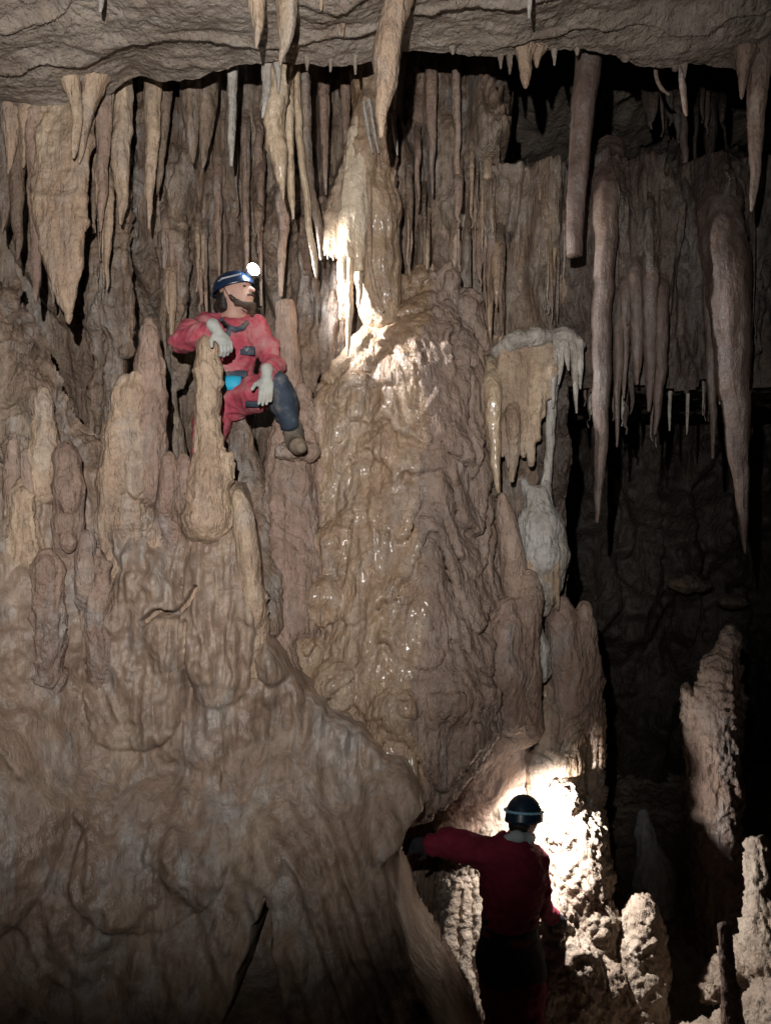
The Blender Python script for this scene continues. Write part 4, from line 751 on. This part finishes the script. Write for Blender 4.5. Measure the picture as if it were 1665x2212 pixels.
def frame_of(f, u):
    f = np.array(f, float); f /= np.linalg.norm(f); u = np.array(u, float); u -= f * (u @ f); u /= np.linalg.norm(u)
    return np.array([f, np.cross(u, f), u])          # rows: forward, left side, up
def fin(S, h, wrinkle=0.0, it=1, freq=9, stretch=(1, 1, 1)):
    V, Q, M = S.build(h); V = relax(V, Q, it)
    if wrinkle:
        N = normals(V, Q); x, y, z = V.T * np.array(stretch)[:, None]
        V = V + N * (wrinkle * (fbm(x * freq, y * freq, z * freq * 1.4, 3) * 0.7 + (1 - 2 * np.abs(pn(x * freq * 0.8 + 3, y * freq, z * freq * 1.7))) * 0.6))[:, None]
    return V, Q, M
def body(S, h, mats, label, origin, wrinkle=0.0105, skin_idx=1):
    V, Q, M = S.build(h); V = relax(V, Q, 1); N = normals(V, Q); x, y, z = V.T
    wv = wrinkle * (M != skin_idx)
    d = 0.7 * fbm(x * 8, y * 8, z * 11, 3) + 1.0 * (1 - 2 * np.abs(pn(x * 8 + 0.9 * pn(x * 7, y * 7, z * 7) + z * 5, y * 7, z * 16))) + 0.5 * (1 - 2 * np.abs(pn(x * 20 - z * 12, y * 16, z * 26)))
    V = V + N * (wv * d)[:, None]
    o = obj('person', V, Q, None, mats, origin=origin)
    pm = M[Q].max(1) if False else np.array([np.bincount(r, minlength=1).argmax() for r in M[Q]])
    o.data.polygons.foreach_set('material_index', pm.astype(np.int32))
    return tag(o, label, 'person', None, 'thing')
WORLD_AT = {}
def child(name, S, h, mat, parent, wrinkle=0.0, it=1, label=None, freq=9):
    V, Q, M = fin(S, h, wrinkle, it, freq)
    return child_mesh(name, V, Q, None, mat, parent, label)
def child_mesh(name, V, Q, T, mat, parent, label=None, smooth=True):
    V = np.asarray(V, float); c = V.mean(0)
    o = bpy.data.objects.new(name, mesh(name, V - c, Q, T, smooth)); COL.objects.link(o); o.data.materials.append(mat)
    base = WORLD_AT.get(parent.name, np.array(parent.location)); o.parent = parent; o.location = c - base; WORLD_AT[o.name] = c
    if label: o['label'] = label
    return o

def hand(parent, wrist, palm_dir, back, mat, thumb_side, curl, label=None, spread=0.008, cuff=0.05, mat_name='glove'):
    """a gloved hand: palm, four unequal bent fingers, a thumb off the side of the palm"""
    f = np.array(palm_dir, float); f /= np.linalg.norm(f); b = np.array(back, float); b -= f * (b @ f); b /= np.linalg.norm(b)
    s = np.cross(f, b) * thumb_side                                # towards the thumb
    w = np.array(wrist, float); S = Solid()
    S.cone(w - f * cuff, w + f * 0.01, 0.036, 0.030, 0.012)
    S.ell(w + f * 0.052, (0.054, 0.022, 0.044), 0.012, 0, np.array([f, b, s]))
    for i, (o_, ln) in enumerate([(0.031, 0.078), (0.011, 0.088), (-0.010, 0.082), (-0.030, 0.064)]):
        p = w + f * 0.088 + s * o_; S.cone(w + f * 0.05 + s * o_ * 0.8, p, 0.013, 0.0115, 0.008); d = f.copy(); a = curl
        for j, fr in enumerate((0.45, 0.32, 0.23)):
            ca, sa = math.cos(a), math.sin(a); dd = f * ca - b * sa + s * o_ * 2.2 * (spread / 0.008) * 0.3
            q = p + dd / np.linalg.norm(dd) * ln * fr; S.cone(p, q, 0.0110 - j * 0.0007, 0.0102 - j * 0.0008, 0.004); p = q; a += curl * 0.9
    t0 = w + f * 0.022 + s * 0.030; t1 = t0 + (f * 0.55 + s * 0.75 - b * 0.2) * 0.042; t2 = t1 + (f * 0.85 + s * 0.35 - b * 0.25) * 0.034
    S.cone(t0, t1, 0.016, 0.0125, 0.01).cone(t1, t2, 0.0122, 0.0105, 0.004)
    V, Q, M = S.build(0.0052); V = relax(V, Q, 1)
    return child_mesh(mat_name, V, Q, None, mat, parent, label)

def helmet(parent, H, fr, mat, lift=0.03, rr=(0.128, 0.104, 0.108), ridge=True):
    """a caving helmet: open shell with a rolled rim and low ridges"""
    f, s, u = fr; n, k = 36, 16; V = []
    for j in range(k + 1):
        ph = (j / k) * math.radians(98)
        for i in range(n):
            th = 2 * math.pi * i / n
            q = np.array([math.cos(th) * math.sin(ph), math.sin(th) * math.sin(ph), math.cos(ph)])
            sc = 1 + (0.025 * (abs(math.sin(th * 1.0)) > 0.93) * math.sin(ph) if ridge else 0) + (0.05 * sm(0.9, 1.0, j / k))
            drop = -0.022 * (0.5 - 0.5 * math.cos(th)) * (j / k) ** 2         # lower behind
            V.append(H + u * lift + (f * q[0] * rr[0] + s * q[1] * rr[1] + u * (q[2] * rr[2] + drop)) * sc)
    V = np.array(V); inner = H + u * lift + (V - H - u * lift) * 0.955
    Q = grid_faces(k + 1, n); wrap = []
    ids = np.arange((k + 1) * n).reshape(k + 1, n)
    wrap = np.stack([ids[:-1, -1], ids[1:, -1], ids[1:, 0], ids[:-1, 0]], -1)
    Q = np.concatenate([Q, wrap]); m = (k + 1) * n
    rim = np.stack([ids[-1], ids[-1] + m, np.roll(ids[-1], -1) + m, np.roll(ids[-1], -1)], -1)
    return child_mesh('helmet', np.concatenate([V, inner]), np.concatenate([Q, Q[:, ::-1] + m, rim]), None, mat, parent)

def strip(pts_r, h=0.006, k=0.004):
    return Solid().wchain(pts_r, k)

def lens_disc(parent, c, n, r, mat):
    n = np.array(n, float) / np.linalg.norm(n); a = np.cross(n, [0, 0, 1.0]); a /= np.linalg.norm(a); b = np.cross(n, a); V, T = [], []
    for j, (rr, ht) in enumerate([(r, 0), (r * 0.8, 0.006), (r * 0.45, 0.010)]):
        for i in range(20):
            t = 2 * math.pi * i / 20; V.append(c + (a * math.cos(t) + b * math.sin(t)) * rr + n * ht)
    V.append(c + n * 0.012); ids = np.arange(60).reshape(3, 20); nx = np.roll(ids, -1, 1)
    Q = np.stack([ids[:-1], nx[:-1], nx[1:], ids[1:]], -1).reshape(-1, 4); T = np.stack([ids[-1], nx[-1], np.full(20, 60)], -1)
    return child_mesh('lens', np.array(V), Q, T, mat, parent)

# --- upper caver: half kneeling behind the stalagmites, one arm resting on the thick one, looking up to the right
RD = lambda px, d: px * d / FPX
fr = frame_of((0.88, -0.40, 0.16), (-0.16, 0.0, 1.0)); f, s, u = fr; s = s if s[1] < 0 else -s   # s: the side the lens sees
H = P(509, 634, 4.76)
S = Solid()
S.wchain([(P(492, 860, 4.84), 0.138), (P(494, 800, 4.82), 0.124), (P(500, 748, 4.80), 0.134), (P(503, 722, 4.80), 0.108)], 0.06)           # trunk
S.wchain([(P(450, 704, 4.80), 0.068), (P(503, 702, 4.82), 0.074), (P(550, 710, 4.82), 0.068)], 0.05)                                          # shoulders
S.wchain([(P(448, 704, 4.79), 0.068), (P(414, 716, 4.66), 0.062), (P(392, 738, 4.52), 0.055)], 0.03)                                          # right upper arm
S.wchain([(P(392, 738, 4.52), 0.055), (P(430, 724, 4.40), 0.048), (P(468, 714, 4.33), 0.036)], 0.03)                                          # right forearm
S.wchain([(P(552, 712, 4.82), 0.066), (P(576, 750, 4.80), 0.057), (P(592, 792, 4.74), 0.050)], 0.03)                                          # left upper arm
S.wchain([(P(592, 792, 4.74), 0.056), (P(584, 802, 4.60), 0.050), (P(577, 812, 4.50), 0.040)], 0.03)                                          # left forearm
S.wchain([(P(512, 862, 4.80), 0.104), (P(556, 850, 4.68), 0.088), (P(598, 836, 4.56), 0.068)], 0.04)                                          # left thigh
S.wchain([(P(600, 836, 4.56), 0.072), (P(612, 872, 4.60), 0.066), (P(632, 930, 4.64), 0.050)], 0.03, 2)                                       # left shin
S.wchain([(P(470, 866, 4.82), 0.110), (P(456, 920, 4.74), 0.092), (P(446, 972, 4.66), 0.072)], 0.04)                                          # right thigh
S.wchain([(P(446, 972, 4.66), 0.070), (P(444, 985, 4.90), 0.058), (P(446, 985, 5.05), 0.045)], 0.03)                                          # right shin folded behind
S.wchain([(P(504, 694, 4.78), 0.064), (P(507, 662, 4.76), 0.056)], 0.015, 1)                                                                  # neck
S.ell(H, (0.102, 0.082, 0.120), 0.02, 1, np.array([f, s, u]))
S.ell(H + f * 0.0426 - u * 0.0694, (0.062, 0.056, 0.056), 0.02, 1, np.array([f, s, u]))
S.cone(H + f * 0.0963 + u * 0.0202, H + f * 0.1254 - u * 0.0157, 0.008, 0.0135, 0.010, 1)
S.cone(H + f * 0.1053 - u * 0.0515 + s * 0.0112, H + f * 0.1053 - u * 0.0515 - s * 0.0112, 0.009, 0.009, 0.008, 1)
S.cone(H + f * 0.0918 + u * 0.0336 + s * 0.0336, H + f * 0.0918 + u * 0.0336 - s * 0.0336, 0.010, 0.010, 0.012, 1)
S.ell(H + s * 0.0851 - u * 0.0067 - f * 0.0090, (0.020, 0.010, 0.034), 0.004, 1, np.array([f, s, u]))
person = body(S, 0.0105, [M_RED, M_SKIN, M_NAVY], 'bearded caver in a faded red oversuit half kneeling, arm resting on a stalagmite', P(470, 985, 4.75))
PV = np.array([v.co[:] for v in person.data.vertices]) + np.array(person.location)
PU, PW = CX + PV[:, 0] / PV[:, 1] * FPX, CY - (PV[:, 2] - CZ) / PV[:, 1] * FPX
def skin(px, py, out=0.0):                                # the point of the suit seen at this bearing, lifted by `out`
    k = np.hypot(PU - px, PW - py) < 7
    return P(px, py, PV[k, 1].min() - out)
hm = helmet(person, H - f * 0.010, fr, M_HELM, 0.044, (0.130, 0.108, 0.088))
S = Solid(); L0 = H + f * 0.130 + u * 0.098
S.wchain([(H + f * 0.108 + u * 0.086, 0.022), (L0, 0.027)], 0.01); child('lamp_housing', S, 0.006, M_BLACK, hm)
lens_n = f * 0.72 - np.array([0, 0.62, 0]) + u * 0.1
lens_disc(hm, L0 + f * 0.022 - np.array([0, 0.014, 0]), lens_n, 0.038, M_LENS)
S = strip([(H - f * 0.1120 + s * 0.0616 + u * 0.0616, 0.006), (H + s * 0.1154 + u * 0.0672, 0.006), (H + f * 0.1008 + s * 0.0739 + u * 0.0739, 0.006)]); child('head_band', S, 0.005, M_GREY, hm)
S = Solid().wchain([(H - f * 0.0616 - u * 0.0168, 0.070), (H - f * 0.0952 - u * 0.0616, 0.052), (H - f * 0.1064 - u * 0.1064, 0.026)], 0.03).wchain([(H - f * 0.0336 + s * 0.0672 - u * 0.0112, 0.022), (H - f * 0.0560 + s * 0.0616 - u * 0.0672, 0.030)], 0.02)
child('hair', S, 0.007, M_HAIR, person, 0.007, 0, freq=24)
S = Solid().wchain([(H + s * 0.078 + f * 0.012 - u * 0.030, 0.010), (H + s * 0.064 + f * 0.040 - u * 0.078, 0.015), (H + s * 0.034 + f * 0.080 - u * 0.100, 0.018), (H + f * 0.096 - u * 0.102, 0.020), (H - s * 0.05 + f * 0.060 - u * 0.090, 0.018)], 0.014)
S.wchain([(H + f * 0.085 - u * 0.112, 0.020), (H + f * 0.086 - u * 0.138, 0.014), (H + f * 0.084 - u * 0.155, 0.008)], 0.014).wchain([(H + f * 0.100 - u * 0.040 + s * 0.030, 0.0055), (H + f * 0.112 - u * 0.035, 0.007), (H + f * 0.100 - u * 0.040 - s * 0.030, 0.0055)], 0.006)
child('beard', S, 0.006, M_BEARD, person, 0.005, 0, freq=26)
for sd in (1, -1):
    S = Solid().ell(H + f * 0.0930 + u * 0.0134 + s * 0.0358 * sd, (0.009, 0.013, 0.007), 0.004, 0, np.array([f, s, u])); child('eye', S, 0.003, M_EYE, person)
    S = Solid().wchain([(H + f * 0.1019 + u * 0.0336 + s * 0.0515 * sd, 0.004), (H + f * 0.1086 + u * 0.0381 + s * 0.0202 * sd, 0.005)], 0.004); child('eyebrow', S, 0.0035, M_HAIR, person)
S = strip([(H + s * 0.1030 + u * 0.0336 - f * 0.0112, 0.004), (H + s * 0.0784 - u * 0.0560 + f * 0.0112, 0.004), (H + s * 0.0224 - u * 0.1288 + f * 0.0560, 0.004)]); child('chin_strap', S, 0.004, M_BLACK, person)
S = Solid().wchain([(skin(478, 690, 0), 0.012), (skin(490, 703, 0.002), 0.013), (skin(508, 712, 0.002), 0.014), (skin(524, 708, 0.002), 0.013), (skin(534, 696, 0), 0.013)], 0.012); child('collar', S, 0.006, M_NAVY, person, 0.003)
def panel(name, c, w, h, n, mat, th=0.010):
    n = np.array(n, float); n /= np.linalg.norm(n); a = np.cross([0, 0, 1.0], n); a /= np.linalg.norm(a); b = np.cross(n, a); V = []
    g = 7
    for side in (0, 1):
        for i in range(g):
            for j in range(g):
                x, y = i / (g - 1) * 2 - 1, j / (g - 1) * 2 - 1; bulge = th * (1 - 0.5 * (x * x + y * y)) * (side == 0)
                V.append(c + a * x * w / 2 + b * y * h / 2 + n * (bulge - 0.004 * (side == 1)))
    Q = grid_faces(g, g); m = g * g; ids = np.arange(m).reshape(g, g); ring = np.concatenate([ids[:-1, 0], ids[-1, :-1], ids[1:, -1][::-1], ids[0, 1:][::-1]])
    R = np.stack([ring, ring + m, np.roll(ring, -1) + m, np.roll(ring, -1)], -1)
    return child_mesh(name, V, np.concatenate([Q, Q[:, ::-1] + m, R]), None, mat, person)
panel('chest_zip_flap', skin(494, 716, -0.002), 0.028, 0.060, (-0.1, -1, 0.25), M_NAVY, 0.006)
pk = panel('chest_patch', skin(535, 757, 0), 0.085, 0.052, (0.35, -1, 0.05), M_NAVY)
S = Solid().wchain([(skin(530, 752, 0.013), 0.003), (skin(533, 758, 0.013), 0.003), (skin(536, 752, 0.013), 0.003)], 0.001); child('emblem', S, 0.0022, M_GREY, pk)
pc = panel('belt_pouch', skin(499, 828, -0.005), 0.125, 0.085, (-0.1, -1, 0.15), M_TURQ, 0.035)
panel('pouch_flap', skin(507, 808, -0.004), 0.145, 0.045, (-0.05, -1, 0.3), M_NAVY, 0.016)
panel('thigh_patch', skin(549, 873, -0.004), 0.10, 0.035, (0.1, -0.7, -0.55), M_NAVY, 0.008)
S = Solid().wchain([(P(605, 822, 4.51), 0.046), (P(613, 868, 4.535), 0.054), (P(626, 912, 4.57), 0.050)], 0.03); child('knee_pad', S, 0.009, M_NAVY, person, 0.007, label='dark worn knee and shin guard')
S = Solid().wchain([(P(630, 915, 4.63), 0.054), (P(636, 942, 4.63), 0.050), (P(638, 955, 4.61), 0.046)], 0.02).wchain([(P(636, 958, 4.62), 0.044), (P(644, 964, 4.52), 0.042), (P(650, 967, 4.46), 0.032)], 0.03); child('boot', S, 0.009, M_RUBBER, person, 0.004)
hand(person, P(470, 716, 4.30), P(492, 748, 4.27) - P(470, 716, 4.30), (0.5, -0.8, 0.5), M_GLOVE, 1, 0.75, 'pale glove, hand bent down over the stalagmite')
hand(person, P(576, 815, 4.47), P(574, 865, 4.43) - P(576, 815, 4.47), (0.10, 1, 0.15), M_GLOVE, -1, 0.12, 'pale glove with open palm and fingers hanging down', 0.012)
spot('upper_headlamp_beam', L0 + f * 0.05 + np.array([0, -0.02, 0]), P(778, 620, 4.76), 250, 92, 0.95, 0.016, (1.0, 0.985, 0.965))

# --- lower caver: seen from behind, leaning into the rock, left arm stretched out
S = Solid()
S.wchain([(P(1100, 2050, 4.42), 0.138), (P(1100, 1985, 4.40), 0.130), (P(1106, 1910, 4.44), 0.156), (P(1108, 1866, 4.48), 0.148)], 0.06)
S.wchain([(P(1064, 1850, 4.47), 0.078), (P(1108, 1846, 4.52), 0.100), (P(1148, 1862, 4.54), 0.074)], 0.05)
S.wchain([(P(1060, 1850, 4.47), 0.088), (P(1008, 1830, 4.47), 0.074), (P(968, 1820, 4.47), 0.066), (P(934, 1823, 4.47), 0.052)], 0.03)
S.wchain([(P(1152, 1866, 4.54), 0.078), (P(1160, 1920, 4.60), 0.062), (P(1166, 1955, 4.62), 0.052)], 0.03)
S.wchain([(P(1166, 1955, 4.62), 0.050), (P(1190, 1978, 4.66), 0.040)], 0.02)
S.wchain([(P(1080, 2060, 4.42), 0.116), (P(1083, 2140, 4.40), 0.104), (P(1086, 2215, 4.38), 0.082), (P(1088, 2290, 4.42), 0.070), (P(1090, 2345, 4.46), 0.055)], 0.04)
S.wchain([(P(1122, 2060, 4.42), 0.116), (P(1130, 2140, 4.36), 0.104), (P(1140, 2215, 4.32), 0.082), (P(1142, 2290, 4.36), 0.070), (P(1143, 2345, 4.40), 0.055)], 0.04)
H2 = P(1131, 1768, 4.60)
S.wchain([(P(1114, 1822, 4.54), 0.062), (P(1122, 1795, 4.57), 0.056)], 0.03, 1)
fr2 = frame_of((0.62, 0.72, -0.18), (0.1, 0.25, 1.0)); f2, s2, u2 = fr2
S.ell(H2, (0.092, 0.074, 0.100), 0.02, 1, fr2)
S.cone(H2 + f2 * 0.086 + u2 * 0.01, H2 + f2 * 0.110 - u2 * 0.02, 0.008, 0.013, 0.01, 1)
for sd in (1, -1): S.ell(H2 + s2 * 0.075 * sd - u2 * 0.01, (0.018, 0.010, 0.03), 0.004, 1, fr2)
low = body(S, 0.0105, [M_DRED, M_SKIN], 'caver in a dark crimson suit seen from behind, arm stretched out to the left', P(1110, 2345, 4.42))
hm2 = helmet(low, H2, fr2, M_HELMD, 0.022, (0.122, 0.100, 0.112))
S = Solid()
ringp = [(H2 + u2 * 0.045 + f2 * 0.126 * math.cos(t) + s2 * 0.104 * math.sin(t), 0.0075) for t in np.linspace(math.radians(60), math.radians(300), 16)]
child('head_band', Solid().wchain(ringp, 0.004), 0.005, M_BAND, hm2)
L2 = H2 + f2 * 0.135 + u2 * 0.055
child('lamp_housing', Solid().wchain([(H2 + f2 * 0.110 + u2 * 0.05, 0.022), (L2, 0.026)], 0.01), 0.006, M_BLACK, hm2)
lens_disc(hm2, L2 + f2 * 0.024, f2, 0.022, M_LENS)
S = Solid().wchain([(P(1094, 1816, 4.47), 0.030), (P(1116, 1808, 4.46), 0.036), (P(1138, 1812, 4.50), 0.030), (P(1146, 1808, 4.60), 0.03)], 0.02); child('scarf', S, 0.007, M_SCARF, low, 0.006)
S = Solid().wchain([(H2 - f2 * 0.05 - u2 * 0.03, 0.062), (H2 - f2 * 0.055 - u2 * 0.075, 0.045)], 0.02); child('hair', S, 0.008, M_HAIR, low, 0.005, 0, freq=22)
S = Solid().wchain([(P(1100, 2075, 4.41), 0.148), (P(1100, 2050, 4.42), 0.156), (P(1100, 1995, 4.40), 0.150)], 0.05).wchain([(P(1080, 2070, 4.42), 0.136), (P(1083, 2092, 4.41), 0.130)], 0.03).wchain([(P(1122, 2070, 4.41), 0.136), (P(1126, 2092, 4.39), 0.130)], 0.03)
child('black_shorts', S, 0.011, M_BLACK, low, 0.006)
hand(low, P(930, 1821, 4.47), P(898, 1826, 4.47) - P(930, 1821, 4.47), (0, -1, 0.4), M_BLACK, -1, 0.35, 'black glove at the end of the stretched arm', cuff=0.07)
hand(low, P(1190, 1978, 4.66), P(1212, 1996, 4.68) - P(1190, 1978, 4.66), (0.3, -1, 0.3), M_BLACK, 1, 0.3, 'black glove pressed against the rock', cuff=0.06)
for a in ((1090, 4.46), (1143, 4.40)):
    S = Solid().wchain([(P(a[0], 2310, a[1]), 0.068), (P(a[0], 2338, a[1]), 0.060)], 0.02).wchain([(P(a[0], 2350, a[1] - 0.02), 0.046), (P(a[0] + 4, 2350, a[1] + 0.16), 0.042)], 0.03); child('boot', S, 0.011, M_RUBBER, low)
spot('lower_headlamp_beam', L2 + f2 * 0.042, P(1245, 1865, 4.98), 165, 179, 1.0, 0.02, (1.0, 0.975, 0.95))
#END
